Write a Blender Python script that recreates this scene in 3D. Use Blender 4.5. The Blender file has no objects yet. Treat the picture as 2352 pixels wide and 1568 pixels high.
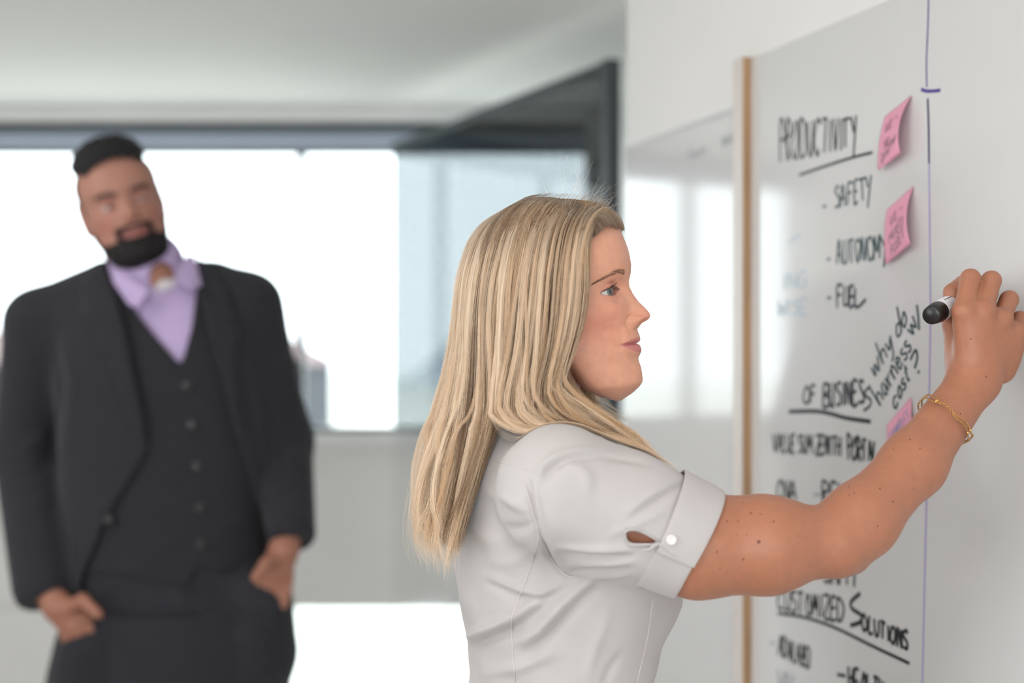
import bpy, bmesh, math, random
import numpy as np
from mathutils import Vector
from mathutils.bvhtree import BVHTree

random.seed(7)
rng = np.random.default_rng(7)
SC = bpy.context.scene
COL = SC.collection

# ------------------------------------------------------------------ camera, world, light, exposure
W_PX, H_PX, F_PX = 2352.0, 1568.0, 3267.0
CAM_Z, HORIZON = 1.5, 811.0
cam_d = bpy.data.cameras.new('camera')
cam = bpy.data.objects.new('camera', cam_d)
COL.objects.link(cam)
cam.location = (0, 0, CAM_Z)
cam.rotation_euler = (math.radians(90), 0, 0)
cam_d.sensor_width = 36.0
cam_d.lens = 36.0 * F_PX / W_PX
cam_d.shift_y = (HORIZON - H_PX / 2) / W_PX
cam_d.clip_start = 0.02
cam_d.clip_end = 1000
cam_d.dof.use_dof = True
cam_d.dof.focus_distance = 1.49
cam_d.dof.aperture_fstop = 2.2
SC.camera = cam

world = bpy.data.worlds.new('sky')
SC.world = world
world.use_nodes = True
bgn = world.node_tree.nodes['Background']
bgn.inputs['Color'].default_value = (0.93, 0.97, 1.0, 1)
bgn.inputs['Strength'].default_value = 8.0

vs = SC.view_settings
vs.view_transform = 'Standard'
vs.look = 'None'
vs.exposure = -0.75
vs.gamma = 1.0
vs.use_curve_mapping = False

cy = SC.cycles
cy.max_bounces = 7; cy.diffuse_bounces = 4; cy.glossy_bounces = 3; cy.transmission_bounces = 5; cy.transparent_max_bounces = 10
cy.caustics_reflective = False; cy.caustics_refractive = False
cy.use_adaptive_sampling = True; cy.adaptive_threshold = 0.05; cy.adaptive_min_samples = 16

def area_light(name, loc, target, sx, sy, power, color):
    l = bpy.data.lights.new(name, 'AREA')
    l.shape = 'RECTANGLE'; l.size = sx; l.size_y = sy
    l.energy = power; l.color = color
    o = bpy.data.objects.new(name, l)
    COL.objects.link(o)
    o.location = loc
    d = Vector(target) - Vector(loc)
    o.rotation_euler = d.to_track_quat('-Z', 'Y').to_euler()
    return o
# daylight through the window opening behind the camera
area_light('daylight_back_window', (-0.3, -2.45, 1.5), (-0.3, 0, 1.4), 2.2, 1.5, 16, (1.0, 0.95, 0.90))
area_light('left_fill_light', (-3.02, -0.4, 1.5), (0, 0.6, 1.35), 2.2, 1.4, 6, (1.0, 0.97, 0.95))  # unseen fill added from the left to brighten the board

# ------------------------------------------------------------------ helpers
def P(px, py, Y):
    """point at depth Y on the sight line of a photo pixel (for measuring the layout)"""
    return np.array([(px - W_PX / 2) / F_PX * Y, Y, CAM_Z - (py - HORIZON) / F_PX * Y])

def to_px(v):
    v = np.asarray(v)
    y = np.maximum(v[..., 1], 1e-4)
    return W_PX / 2 + F_PX * v[..., 0] / y, HORIZON - F_PX * (v[..., 2] - CAM_Z) / y

def unit(v):
    v = np.asarray(v, float)
    return v / np.linalg.norm(v)

MATS = {}
def mat(name, color, rough=0.6, spec=0.5, metal=0.0, coat=0.0, noise=0.0, nscale=30.0, bump=0.0, bscale=80.0,
        sss=0.0, attr=None, sheen=0.0, trans=0.0, aniso=(1, 1, 1)):
    if name in MATS:
        return MATS[name]
    m = bpy.data.materials.new(name)
    m.use_nodes = True
    nt = m.node_tree
    b = nt.nodes['Principled BSDF']
    c = (*color, 1.0)
    b.inputs['Base Color'].default_value = c
    b.inputs['Roughness'].default_value = rough
    b.inputs['Specular IOR Level'].default_value = spec
    b.inputs['Metallic'].default_value = metal
    b.inputs['Coat Weight'].default_value = coat
    b.inputs['Coat Roughness'].default_value = 0.05
    b.inputs['Sheen Weight'].default_value = sheen
    if sss:
        b.inputs['Subsurface Weight'].default_value = sss
        b.inputs['Subsurface Radius'].default_value = (0.012, 0.004, 0.002)
        b.inputs['Subsurface Scale'].default_value = 1.0
    src = None
    tc = nt.nodes.new('ShaderNodeTexCoord')
    mp = nt.nodes.new('ShaderNodeMapping')
    mp.inputs['Scale'].default_value = aniso
    nt.links.new(tc.outputs['Object'], mp.inputs['Vector'])
    if attr:
        a = nt.nodes.new('ShaderNodeAttribute'); a.attribute_name = attr
        src = a.outputs['Color']
    if noise:
        n = nt.nodes.new('ShaderNodeTexNoise'); n.inputs['Scale'].default_value = nscale
        n.inputs['Detail'].default_value = 5
        nt.links.new(mp.outputs['Vector'], n.inputs['Vector'])
        mr = nt.nodes.new('ShaderNodeMapRange')
        mr.inputs['From Min'].default_value = 0.3; mr.inputs['From Max'].default_value = 0.7
        mr.inputs['To Min'].default_value = 1 - noise; mr.inputs['To Max'].default_value = 1 + noise
        nt.links.new(n.outputs['Fac'], mr.inputs['Value'])
        mx = nt.nodes.new('ShaderNodeVectorMath'); mx.operation = 'SCALE'
        if src:
            nt.links.new(src, mx.inputs[0])
        else:
            mx.inputs[0].default_value = color
        nt.links.new(mr.outputs['Result'], mx.inputs['Scale'])
        src = mx.outputs['Vector']
    if src:
        nt.links.new(src, b.inputs['Base Color'])
    if bump:
        n2 = nt.nodes.new('ShaderNodeTexNoise'); n2.inputs['Scale'].default_value = bscale
        n2.inputs['Detail'].default_value = 4
        nt.links.new(mp.outputs['Vector'], n2.inputs['Vector'])
        bp = nt.nodes.new('ShaderNodeBump'); bp.inputs['Strength'].default_value = bump
        bp.inputs['Distance'].default_value = 0.002
        nt.links.new(n2.outputs['Fac'], bp.inputs['Height'])
        nt.links.new(bp.outputs['Normal'], b.inputs['Normal'])
    MATS[name] = m
    return m

def glass_mat():
    m = bpy.data.materials.new('window_glass'); m.use_nodes = True
    nt = m.node_tree; nt.nodes.clear()
    o = nt.nodes.new('ShaderNodeOutputMaterial')
    t = nt.nodes.new('ShaderNodeBsdfTransparent'); t.inputs['Color'].default_value = (0.93, 0.965, 0.97, 1)
    g = nt.nodes.new('ShaderNodeBsdfGlossy'); g.inputs['Roughness'].default_value = 0.02
    lw = nt.nodes.new('ShaderNodeLayerWeight'); pw = nt.nodes.new('ShaderNodeMath'); pw.operation = 'POWER'; pw.inputs[1].default_value = 5.0
    f = nt.nodes.new('ShaderNodeMath'); f.operation = 'MULTIPLY_ADD'; f.inputs[1].default_value = 0.25; f.inputs[2].default_value = 0.03
    nt.links.new(lw.outputs['Facing'], pw.inputs[0]); nt.links.new(pw.outputs[0], f.inputs[0])
    mx = nt.nodes.new('ShaderNodeMixShader')
    nt.links.new(f.outputs[0], mx.inputs[0]); nt.links.new(t.outputs[0], mx.inputs[1]); nt.links.new(g.outputs[0], mx.inputs[2])
    nt.links.new(mx.outputs[0], o.inputs['Surface'])
    return m

def empty(name, loc, label=None, cat=None, group=None, kind=None):
    o = bpy.data.objects.new(name, None)
    COL.objects.link(o)
    o.location = Vector([float(x) for x in loc])
    o.empty_display_size = 0.05
    tag(o, label, cat, group, kind)
    return o

def tag(o, label=None, cat=None, group=None, kind=None):
    if label: o['label'] = label
    if cat: o['category'] = cat
    if group: o['group'] = group
    if kind: o['kind'] = kind
    return o

def build(name, verts, faces, material, parent=None, smooth=True, col=None):
    """one mesh object; vertices are given in world space, a parent's location is taken off"""
    verts = np.asarray(verts, dtype=np.float64)
    off = np.array([0.0, 0.0, 0.0])
    p = parent
    while p is not None:
        off = off + np.array(p.location); p = p.parent
    me = bpy.data.meshes.new(name)
    if len(faces) and not isinstance(faces, np.ndarray):
        me.from_pydata((verts - off).tolist(), [], [tuple(int(i) for i in f) for f in faces])
    else:
        n = faces.shape[1]
        me.vertices.add(len(verts)); me.vertices.foreach_set('co', (verts - off).astype(np.float32).ravel())
        me.loops.add(faces.size); me.loops.foreach_set('vertex_index', faces.astype(np.int32).ravel())
        me.polygons.add(len(faces))
        me.polygons.foreach_set('loop_start', np.arange(0, faces.size, n, dtype=np.int32))
        me.polygons.foreach_set('loop_total', np.full(len(faces), n, dtype=np.int32))
        me.update(calc_edges=True); me.validate()
    if smooth:
        me.polygons.foreach_set('use_smooth', np.ones(len(me.polygons), dtype=bool))
    if col is not None:
        a = me.color_attributes.new('Col', 'FLOAT_COLOR', 'POINT')
        c4 = np.concatenate([col, np.ones((len(col), 1))], 1).astype(np.float32)
        a.data.foreach_set('color', c4.ravel())
    me.materials.append(material)
    o = bpy.data.objects.new(name, me)
    COL.objects.link(o)
    if parent is not None:
        o.parent = parent
    return o

class MB:
    def __init__(s): s.v = []; s.f = []
    def add(s, v, f):
        n = len(s.v); s.v += [tuple(map(float, p)) for p in v]; s.f += [tuple(i + n for i in q) for q in f]
    def box(s, lo, hi):
        x0, y0, z0 = lo; x1, y1, z1 = hi
        s.add([(x0,y0,z0),(x1,y0,z0),(x1,y1,z0),(x0,y1,z0),(x0,y0,z1),(x1,y0,z1),(x1,y1,z1),(x0,y1,z1)],
              [(0,3,2,1),(4,5,6,7),(0,1,5,4),(1,2,6,5),(2,3,7,6),(3,0,4,7)])
    def obox(s, o, a, b, c):
        """box from corner o with edge vectors a,b,c"""
        o, a, b, c = map(np.asarray, (o, a, b, c))
        v = [o, o+a, o+a+b, o+b, o+c, o+a+c, o+a+b+c, o+b+c]
        f = [(0,3,2,1),(4,5,6,7),(0,1,5,4),(1,2,6,5),(2,3,7,6),(3,0,4,7)]
        if np.dot(np.cross(a, b), c) < 0: f = [q[::-1] for q in f]
        s.add(v, f)
    def tube(s, pts, r, n=8, closed=False, cap=True):
        pts = np.asarray(pts, float); m = len(pts)
        r = np.full(m, r) if np.isscalar(r) else np.asarray(r)
        rings = []; prev = None
        for i in range(m):
            a = pts[(i - 1) % m] if (closed or i) else pts[0]
            b = pts[(i + 1) % m] if (closed or i < m - 1) else pts[-1]
            t = unit(b - a + 1e-12)
            if prev is None:
                up = np.array([0, 0, 1.0]) if abs(t[2]) < .9 else np.array([1.0, 0, 0])
                nrm = unit(np.cross(t, up))
            else:
                nrm = unit(prev - t * np.dot(prev, t))
            prev = nrm; bi = np.cross(t, nrm)
            rings.append([pts[i] + r[i] * (math.cos(2*math.pi*k/n) * nrm + math.sin(2*math.pi*k/n) * bi) for k in range(n)])
        v = [p for q in rings for p in q]; f = []
        for i in range(m if closed else m - 1):
            j = (i + 1) % m
            for k in range(n):
                f.append((i*n+k, i*n+(k+1)%n, j*n+(k+1)%n, j*n+k))
        if cap and not closed:
            f.append(tuple(range(n))[::-1]); f.append(tuple((m-1)*n+k for k in range(n)))
        s.add(v, f)
    def lathe(s, a, axis, prof, n=28):
        """prof: (distance along axis, radius)"""
        axis = unit(axis); up = np.array([0,0,1.0]) if abs(axis[2]) < .9 else np.array([1.0,0,0])
        e1 = unit(np.cross(axis, up)); e2 = np.cross(axis, e1)
        v = []; f = []
        for d, r in prof:
            for k in range(n):
                t = 2*math.pi*k/n
                v.append(np.asarray(a) + axis*d + max(r,1e-5)*(math.cos(t)*e1 + math.sin(t)*e2))
        for i in range(len(prof)-1):
            for k in range(n):
                f.append((i*n+k, i*n+(k+1)%n, (i+1)*n+(k+1)%n, (i+1)*n+k))
        f.append(tuple(range(n))[::-1]); f.append(tuple((len(prof)-1)*n+k for k in range(n)))
        s.add(v, f)
    def ball(s, c, r, n=10, m=7, scale=(1,1,1), frame=None):
        v = []; f = []
        fr = np.eye(3) if frame is None else np.asarray(frame)
        for i in range(m+1):
            ph = math.pi*i/m
            for k in range(n):
                t = 2*math.pi*k/n
                q = np.array([math.sin(ph)*math.cos(t)*scale[0], math.sin(ph)*math.sin(t)*scale[1], math.cos(ph)*scale[2]])*r
                v.append(np.asarray(c) + q @ fr)
        for i in range(m):
            for k in range(n):
                f.append((i*n+k, (i+1)*n+k, (i+1)*n+(k+1)%n, i*n+(k+1)%n))
        s.add(v, f)
    def build(s, name, material, parent=None, smooth=False):
        return build(name, s.v, s.f, material, parent, smooth)

def smooth_curve(pts, n):
    """Catmull-Rom through pts, n samples"""
    p = np.asarray(pts, float)
    p = np.vstack([2*p[0]-p[1], p, 2*p[-1]-p[-2]])
    m = len(p) - 3
    t = np.linspace(0, m - 1e-9, n); i = t.astype(int); u = (t - i)[:, None]
    a, b, c, d = p[i], p[i+1], p[i+2], p[i+3]
    return 0.5*((2*b) + (-a+c)*u + (2*a-5*b+4*c-d)*u*u + (-a+3*b-3*c+d)*u**3)

# ---- distance fields meshed by surface nets
def smin(a, b, k):
    h = np.clip(0.5 + 0.5*(b-a)/k, 0, 1)
    return b*(1-h) + a*h - k*h*(1-h)

def cone(p, a, b, ra, rb, flat=None, fs=1.0):
    a = np.asarray(a, float); b = np.asarray(b, float); ab = b - a
    t = np.clip(((p-a) @ ab)/max(ab @ ab, 1e-12), 0, 1)
    q = p - a - t[:, None]*ab
    if flat is not None:
        fl = unit(flat); q = q + (fs-1)*(q @ fl)[:, None]*fl
    return np.linalg.norm(q, axis=1) - (ra + t*(rb-ra))

def chain(p, pts, rs, k=0.004, flat=None, fs=1.0):
    d = None
    for i in range(len(pts)-1):
        e = cone(p, pts[i], pts[i+1], rs[i], rs[i+1], flat, fs)
        d = e if d is None else smin(d, e, k)
    return d

def ellipsoid(p, c, r, frame=None):
    q = p - np.asarray(c)
    if frame is not None: q = q @ np.asarray(frame).T
    r = np.asarray(r, float)
    k0 = np.linalg.norm(q/r, axis=1); k1 = np.linalg.norm(q/(r*r), axis=1)
    return k0*(k0-1)/np.maximum(k1, 1e-9)

def surface_nets(f, lo, hi, h, B=12):
    lo = np.asarray(lo, float); hi = np.asarray(hi, float)
    nb = np.ceil((hi-lo)/h/B).astype(int); n = nb*B
    c = np.stack(np.meshgrid(*[np.arange(k) for k in nb], indexing='ij'), -1).reshape(-1, 3)
    cen = lo + (c + 0.5)*B*h
    dc = f(cen)
    vals = np.empty(tuple(n), np.float32)
    v6 = vals.reshape(nb[0], B, nb[1], B, nb[2], B)
    v6[...] = dc.reshape(nb)[:, None, :, None, :, None]
    act = np.abs(dc) < B*h*1.75
    o = np.stack(np.meshgrid(*[np.arange(B)]*3, indexing='ij'), -1).reshape(-1, 3)
    ca = c[act]
    for s in range(0, len(ca), 250):
        blk = ca[s:s+250]
        g = (blk[:, None, :]*B + o[None])
        pts = lo + g.reshape(-1, 3)*h
        v = f(pts).astype(np.float32)
        g = g.reshape(-1, 3)
        vals[g[:, 0], g[:, 1], g[:, 2]] = v
    ins = vals < 0
    cnt = np.zeros(tuple(n-1), np.int8)
    for dx in (0, 1):
        for dy in (0, 1):
            for dz in (0, 1):
                cnt += ins[dx:n[0]-1+dx, dy:n[1]-1+dy, dz:n[2]-1+dz]
    cell = np.argwhere((cnt > 0) & (cnt < 8))
    acc = np.zeros((len(cell), 3)); num = np.zeros(len(cell))
    for ax in range(3):
        e = np.zeros(3, int); e[ax] = 1
        oth = [i for i in range(3) if i != ax]
        for u in (0, 1):
            for w in (0, 1):
                d = np.zeros(3, int); d[oth[0]] = u; d[oth[1]] = w
                a = cell + d; b = a + e
                va = vals[a[:, 0], a[:, 1], a[:, 2]]; vb = vals[b[:, 0], b[:, 1], b[:, 2]]
                m = (va < 0) != (vb < 0)
                t = np.where(m, va/np.where(m, va-vb, 1), 0)
                q = a + t[:, None]*e
                acc[m] += q[m]; num[m] += 1
    verts = lo + acc/num[:, None]*h
    idx = np.full(tuple(n), -1, np.int32)
    idx[cell[:, 0], cell[:, 1], cell[:, 2]] = np.arange(len(cell))
    faces = []
    for ax in range(3):
        sl0 = [slice(None)]*3; sl1 = [slice(None)]*3
        sl0[ax] = slice(0, n[ax]-1); sl1[ax] = slice(1, n[ax])
        a = ins[tuple(sl0)]; b = ins[tuple(sl1)]
        ed = np.argwhere(a != b)
        u, w = (ax+1) % 3, (ax+2) % 3
        ed = ed[(ed[:, u] > 0) & (ed[:, w] > 0) & (ed[:, u] < n[u]-1) & (ed[:, w] < n[w]-1)]
        fl = a[ed[:, 0], ed[:, 1], ed[:, 2]]
        def g(du, dw):
            q = ed.copy(); q[:, u] -= du; q[:, w] -= dw
            return idx[q[:, 0], q[:, 1], q[:, 2]]
        quad = np.stack([g(1, 1), g(0, 1), g(0, 0), g(1, 0)], 1)
        quad[~fl] = quad[~fl][:, ::-1]
        faces.append(quad)
    faces = np.concatenate(faces)
    faces = faces[(faces >= 0).all(1)]
    return verts, faces

def vnormals(v, f):
    n = np.zeros_like(v)
    a = np.cross(v[f[:, 2]]-v[f[:, 0]], v[f[:, 3]]-v[f[:, 1]])
    for i in range(4): np.add.at(n, f[:, i], a)
    return n/np.maximum(np.linalg.norm(n, axis=1, keepdims=True), 1e-12)

def relax(v, f, it=2, lam=0.5):
    for _ in range(it):
        s = np.zeros_like(v); c = np.zeros(len(v))
        for i in range(4):
            a, b = f[:, i], f[:, (i+1) % 4]
            np.add.at(s, a, v[b]); np.add.at(c, a, 1)
        v = v + lam*(s/np.maximum(c, 1)[:, None]-v)
    return v

def compact(v, f, extra=None):
    used = np.unique(f); m = np.full(len(v), -1); m[used] = np.arange(len(used))
    return v[used], m[f], used

def smooth_rim(v, f, it=8):
    """even out the cut edges of an open sheet"""
    e = np.concatenate([f[:, [i, (i+1) % 4]] for i in range(4)]); es = np.sort(e, 1)
    u, inv, cnt = np.unique(es, axis=0, return_inverse=True, return_counts=True)
    be = u[cnt == 1]
    if not len(be): return v
    v = v.copy()
    for _ in range(it):
        s = np.zeros_like(v); c = np.zeros(len(v))
        for a, b in ((0, 1), (1, 0)): np.add.at(s, be[:, a], v[be[:, b]]); np.add.at(c, be[:, a], 1)
        k = c == 2
        v[k] += 0.6*(s[k]/2-v[k])
    return v

def in_poly(x, y, poly):
    poly = np.asarray(poly, float); n = len(poly); r = np.zeros(len(x), bool); j = n-1
    for i in range(n):
        xi, yi = poly[i]; xj, yj = poly[j]
        c = ((yi > y) != (yj > y)) & (x < (xj-xi)*(y-yi)/(yj-yi+1e-12)+xi)
        r ^= c; j = i
    return r

def bvh_of(v, f):
    return BVHTree.FromPolygons([tuple(map(float, p)) for p in v], [tuple(map(int, q)) for q in f])

CAMV = Vector((0, 0, CAM_Z))
def hit_px(bvh, px, py):
    d = Vector(P(px, py, 1.0)) - CAMV
    d.normalize()
    h = bvh.ray_cast(CAMV, d)
    return (np.array(h[0]), np.array(h[1])) if h[0] is not None else (None, None)

def surf_line(mb, bvh, pts, r, lift=0.0003, n=40):
    """thin seam lying on a surface"""
    c = smooth_curve(pts, n); out = []
    for x, y in c:
        p, nn = hit_px(bvh, x, y)
        if p is None: continue
        if nn @ (p - np.array(CAMV)) > 0: nn = -nn
        out.append(p + nn*lift)
    if len(out) > 2: mb.tube(out, r, 5)

def polydist(x, y, pts):
    """distance to a polyline and the fraction along it"""
    best = np.full(len(x), 1e9); frac = np.zeros(len(x)); m = len(pts)-1
    for i in range(m):
        (x0, y0), (x1, y1) = pts[i], pts[i+1]
        dx, dy = x1-x0, y1-y0; L = dx*dx+dy*dy
        t = np.clip(((x-x0)*dx+(y-y0)*dy)/L, 0, 1)
        d = np.hypot(x-x0-t*dx, y-y0-t*dy)
        w = d < best; best[w] = d[w]; frac[w] = ((i+t)/m)[w]
    return best, frac

# ------------------------------------------------------------------ the room shell
M_wall = mat('wall_paint', (0.86, 0.845, 0.825), 0.75, noise=0.02, nscale=3, bump=0.08, bscale=250)
M_ceil = mat('ceiling_paint', (0.87, 0.85, 0.825), 0.85, noise=0.015, nscale=2)
M_floor = mat('carpet', (0.44, 0.425, 0.40), 0.95, noise=0.12, nscale=120, bump=0.3, bscale=400)
M_trim = mat('white_trim', (0.87, 0.87, 0.86), 0.5)
M_frame = mat('dark_window_frame', (0.055, 0.065, 0.072), 0.45)
M_spandrel = mat('pale_blue_panel', (0.56, 0.64, 0.78), 0.6)
M_glass = glass_mat()

BA, BS = 1.065, 0.315                        # board wall: X = BA - BS*Y
dW = unit([-BS, 1, 0]); nW = np.array([-dW[1], dW[0], 0.0])   # along the wall, into the room
ZC, YW = 2.324, 4.8
CORNER = np.array([0.250, YW, 0]); GFAR = np.array([-0.393, 4.74, 0]); NEAR = np.array([0.241, 3.369, 0])
def bw(Y, z=0.0, out=0.0):
    return np.array([BA - BS*Y, Y, z]) + nW*out

m = MB(); m.box((-3.2, -2.7, -0.12), (2.2, 4.95, 0.0)); tag(m.build('floor', M_floor), 'grey carpeted floor of the meeting room', 'floor', kind='structure')
_o = [(-3.2, -2.7), (2.05, -2.7), (1.0, 0.5), (0.62, 2.6), (0.50, 3.6), (0.48, 4.94), (-3.2, 4.94)]
m = MB(); m.add([(x, y, ZC) for x, y in _o] + [(x, y, ZC+0.15) for x, y in _o], [tuple(range(7))[::-1], tuple(range(7, 14))] + [(i, (i+1) % 7, (i+1) % 7+7, i+7) for i in range(7)])
tag(m.build('ceiling', M_ceil), 'plain white ceiling above the windows', 'ceiling', kind='structure')
m = MB(); m.obox(bw(-2.7, 0, -0.14), dW*(2.69+2.7)*math.hypot(1, BS), nW*0.14, (0, 0, ZC)); 
tag(m.build('wall_right', M_wall), 'white wall carrying the whiteboards', 'wall', kind='structure')
# window wall
m = MB()
m.box((-3.2, YW, 0), (-2.55, YW+0.14, ZC))
m.box((-2.55, YW, 0), (-0.80, YW+0.14, 0.645))
m.box((-0.80, YW, 0), (CORNER[0], YW+0.14, 0.09))
m.box((-2.55, YW, 0.642), (CORNER[0], YW+0.14, 1.235))
m.box((-2.55, YW, 2.27), (CORNER[0], YW+0.14, ZC))
tag(m.build('wall_far', M_wall), 'white wall around the far window band', 'wall', kind='structure')
w1 = empty('window_1', (-1.5, YW, 1.25), 'wide blown-out window band with dark mullions behind the man in the suit', 'window', kind='structure')
m = MB(); m.box((-2.55, YW-0.05, 2.275), (CORNER[0]-0.002, YW-0.001, ZC-0.001)); m.build('head_trim', M_trim, w1)
m = MB(); m.box((-2.55, YW-0.02, 2.249), (CORNER[0], YW+0.05, 2.2745)); m.build('frame_head', M_frame, w1)
m = MB(); m.box((-2.55, YW+0.012, 2.187), (CORNER[0], YW+0.03, 2.2488)); m.build('spandrel_panel', M_spandrel, w1)
m = MB(); m.box((-2.55, YW-0.004, 2.176), (CORNER[0], YW+0.05, 2.1865)); m.build('transom', M_frame, w1)
MX = [-0.714, -1.30, -1.886, -2.47]
for x in MX:
    m = MB(); m.box((x-0.012, YW-0.006, 1.2525), (x+0.012, YW+0.05, 2.1755)); m.build('mullion', M_frame, w1)
m = MB(); m.box((-2.55, YW-0.012, 1.2352), (CORNER[0], YW+0.05, 1.252)); m.build('frame_sill', M_frame, w1)
m = MB(); m.box((-2.55, YW-0.045, 1.185), (CORNER[0], YW-0.001, 1.235)); m.build('sill_board', M_trim, w1)
edges = [CORNER[0]] + MX + [-2.55]
for a, b in zip(edges[:-1], edges[1:]):
    m = MB(); m.box((b+0.013, YW+0.02, 1.253), (a-0.013, YW+0.026, 2.1755)); m.build('pane', M_glass, w1)
w2 = empty('window_2', (-0.6, YW, 0.09), 'low window below the sill panel by the corner', 'window', kind='structure')
m = MB(); m.box((-0.799, YW+0.03, 0.091), (CORNER[0], YW+0.036, 0.641)); m.build('pane', M_glass, w2)
m = MB(); m.box((-0.80, YW-0.004, 0.09), (-0.785, YW+0.05, 0.642)); m.build('jamb', M_frame, w2)

# end of the window wall and the wall behind the board wall
m = MB(); m.box((CORNER[0], YW, 0), (0.48, YW+0.14, ZC)); m.box((0.36, 2.72, 0), (0.48, YW, ZC))
tag(m.build('wall_side', M_wall), 'white return wall beyond the whiteboard wall', 'wall', kind='structure')
# tinted glass partition standing between the corner and the board wall
def tint_mat(name, c):
    m = glass_mat(); m.name = name
    m.node_tree.nodes['Transparent BSDF'].inputs['Color'].default_value = (*c, 1); return m
sd = unit(NEAR - GFAR); sl = np.linalg.norm(NEAR - GFAR); sn = np.array([-sd[1], sd[0], 0]); sn = -sn if sn[0] > 0 else sn
def side(q, z, out=0.0): return GFAR + sd*q + sn*out + np.array([0, 0, z])
gp = empty('glass_partition', side(sl/2, 0), 'tinted glass partition with a dark metal post beside the blonde woman', 'glass partition')
m = MB(); m.obox(side(0, 1.262, -0.004), sd*(sl-0.032), sn*0.008, (0, 0, 0.912)); m.build('tinted_pane', tint_mat('tinted_glass', (0.40, 0.415, 0.42)), gp)
m = MB(); m.obox(side(0, 0.02, -0.004), sd*(sl-0.032), sn*0.008, (0, 0, 1.228)); m.build('clear_pane', tint_mat('clear_glass', (0.985, 0.985, 0.985)), gp)
m = MB(); m.obox(side(0, 2.1745, -0.012), sd*(sl-0.03), sn*0.024, (0, 0, 0.020)); m.build('top_rail', M_frame, gp)
m = MB(); m.obox(side(0.02, 1.2485, -0.008), sd*(sl-0.052), sn*0.016, (0, 0, 0.013)); m.build('mid_rail', M_frame, gp)
m = MB(); m.obox(side(0, 0.0, -0.012), sd*(sl-0.03), sn*0.024, (0, 0, 0.0195)); m.build('bottom_rail', M_frame, gp)
m = MB(); m.obox(side(sl-0.03, 0.0, -0.016), sd*0.034, sn*0.034, (0, 0, 2.196)); m.build('post', M_frame, gp)

# walls beyond the frame, with their window openings
m = MB()
m.box((-3.2, -2.7, 0), (-3.06, YW, 0.8)); m.box((-3.2, -2.7, 2.2), (-3.06, YW, ZC)); m.box((-3.2, -2.7, 0.8), (-3.06, -1.5, 2.2)); m.box((-3.2, 0.7, 0.8), (-3.06, YW, 2.2))
tag(m.build('wall_left', M_wall), 'white side wall with a window opening', 'wall', kind='structure')
m = MB()
m.box((-3.06, -2.7, 0), (1.9, -2.56, 0.75)); m.box((-3.06, -2.7, 2.25), (1.9, -2.56, ZC))
m.box((-3.06, -2.7, 0.75), (-1.5, -2.56, 2.25)); m.box((0.9, -2.7, 0.75), (1.75, -2.56, 2.25))
tag(m.build('wall_back', M_wall), 'white back wall with a wide window opening', 'wall', kind='structure')

# fill lights added on the ceiling, beyond the frame, to brighten the room
for lx, ly, le, ll in ((-0.35, 0.25, 19, 'flush white ceiling light panel over the woman\'s end of the room'), (-1.5, 1.9, 13, 'added ceiling fill panel over the man in the suit')):
    cf = empty('ceiling_fill', (lx, ly, ZC), ll, 'fill light')
    m = MB(); m.box((lx-.32, ly-.62, ZC-.03), (lx-.30, ly+.62, ZC)); m.box((lx+.30, ly-.62, ZC-.03), (lx+.32, ly+.62, ZC)); m.box((lx-.30, ly-.62, ZC-.03), (lx+.30, ly-.60, ZC)); m.box((lx-.30, ly+.60, ZC-.03), (lx+.30, ly+.62, ZC))
    m.build('frame', M_trim, cf)
    l = bpy.data.lights.new('fill_lamp', 'AREA'); l.shape = 'RECTANGLE'; l.size = 0.6; l.size_y = 1.2; l.energy = le; l.color = (1.0, 0.955, 0.925)
    lo = bpy.data.objects.new('fill_lamp', l); COL.objects.link(lo); lo.parent = cf; lo.location = (0, 0, -0.02)

# ------------------------------------------------------------------ outside
m = MB(); m.box((-150, 6.5, -3.3), (150, 300, -3.0))
tag(m.build('ground', mat('pale_ground', (0.74, 0.74, 0.68), 0.9, noise=0.25, nscale=0.15)), 'pale sunlit ground outside the windows', 'ground', kind='structure')
m = MB(); nx, ny = 60, 14; vv = []; ff = []
for j in range(ny):
    for i in range(nx):
        x = -70 + 140*i/(nx-1); d = j/(ny-1)
        env_ = min(1, max(0, (x+16)/10)); hgt = 8.5 + 4*math.sin(x*0.055+1.2) + 2*math.sin(x*0.13+0.4) + 1.0*math.sin(x*0.31)
        vv.append((x, 190 + 40*d, -3.1 + env_*hgt*math.sin(math.pi*min(1, d*1.0))**0.8))
for j in range(ny-1):
    for i in range(nx-1):
        ff.append((j*nx+i, j*nx+i+1, (j+1)*nx+i+1, (j+1)*nx+i))
tag(build('hills', vv, ff, mat('hazy_hill', (0.52, 0.56, 0.60), 1.0, noise=0.1, nscale=0.05)), 'low hazy hills on the horizon', 'hill', kind='structure')
bl = empty('building', (-8, 26, -3.0), 'low grey building with a reddish roof outside the left panes', 'building')
m = MB(); m.box((-13, 25, -3.0), (-3.78, 30, 1.30)); m.build('wall', mat('grey_render', (0.03, 0.032, 0.042), 0.9), bl)
m = MB(); m.add([(-13.3, 24.7, 1.30), (-3.7, 24.7, 1.30), (-3.7, 30.3, 1.30), (-13.3, 30.3, 1.30), (-12.6, 27.5, 1.95), (-4.5, 27.5, 1.95)],
                [(0, 1, 5, 4), (2, 3, 4, 5), (1, 2, 5), (3, 0, 4), (3, 2, 1, 0)]); m.build('roof', mat('red_roof', (0.19, 0.13, 0.125), 0.8), bl)

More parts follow.
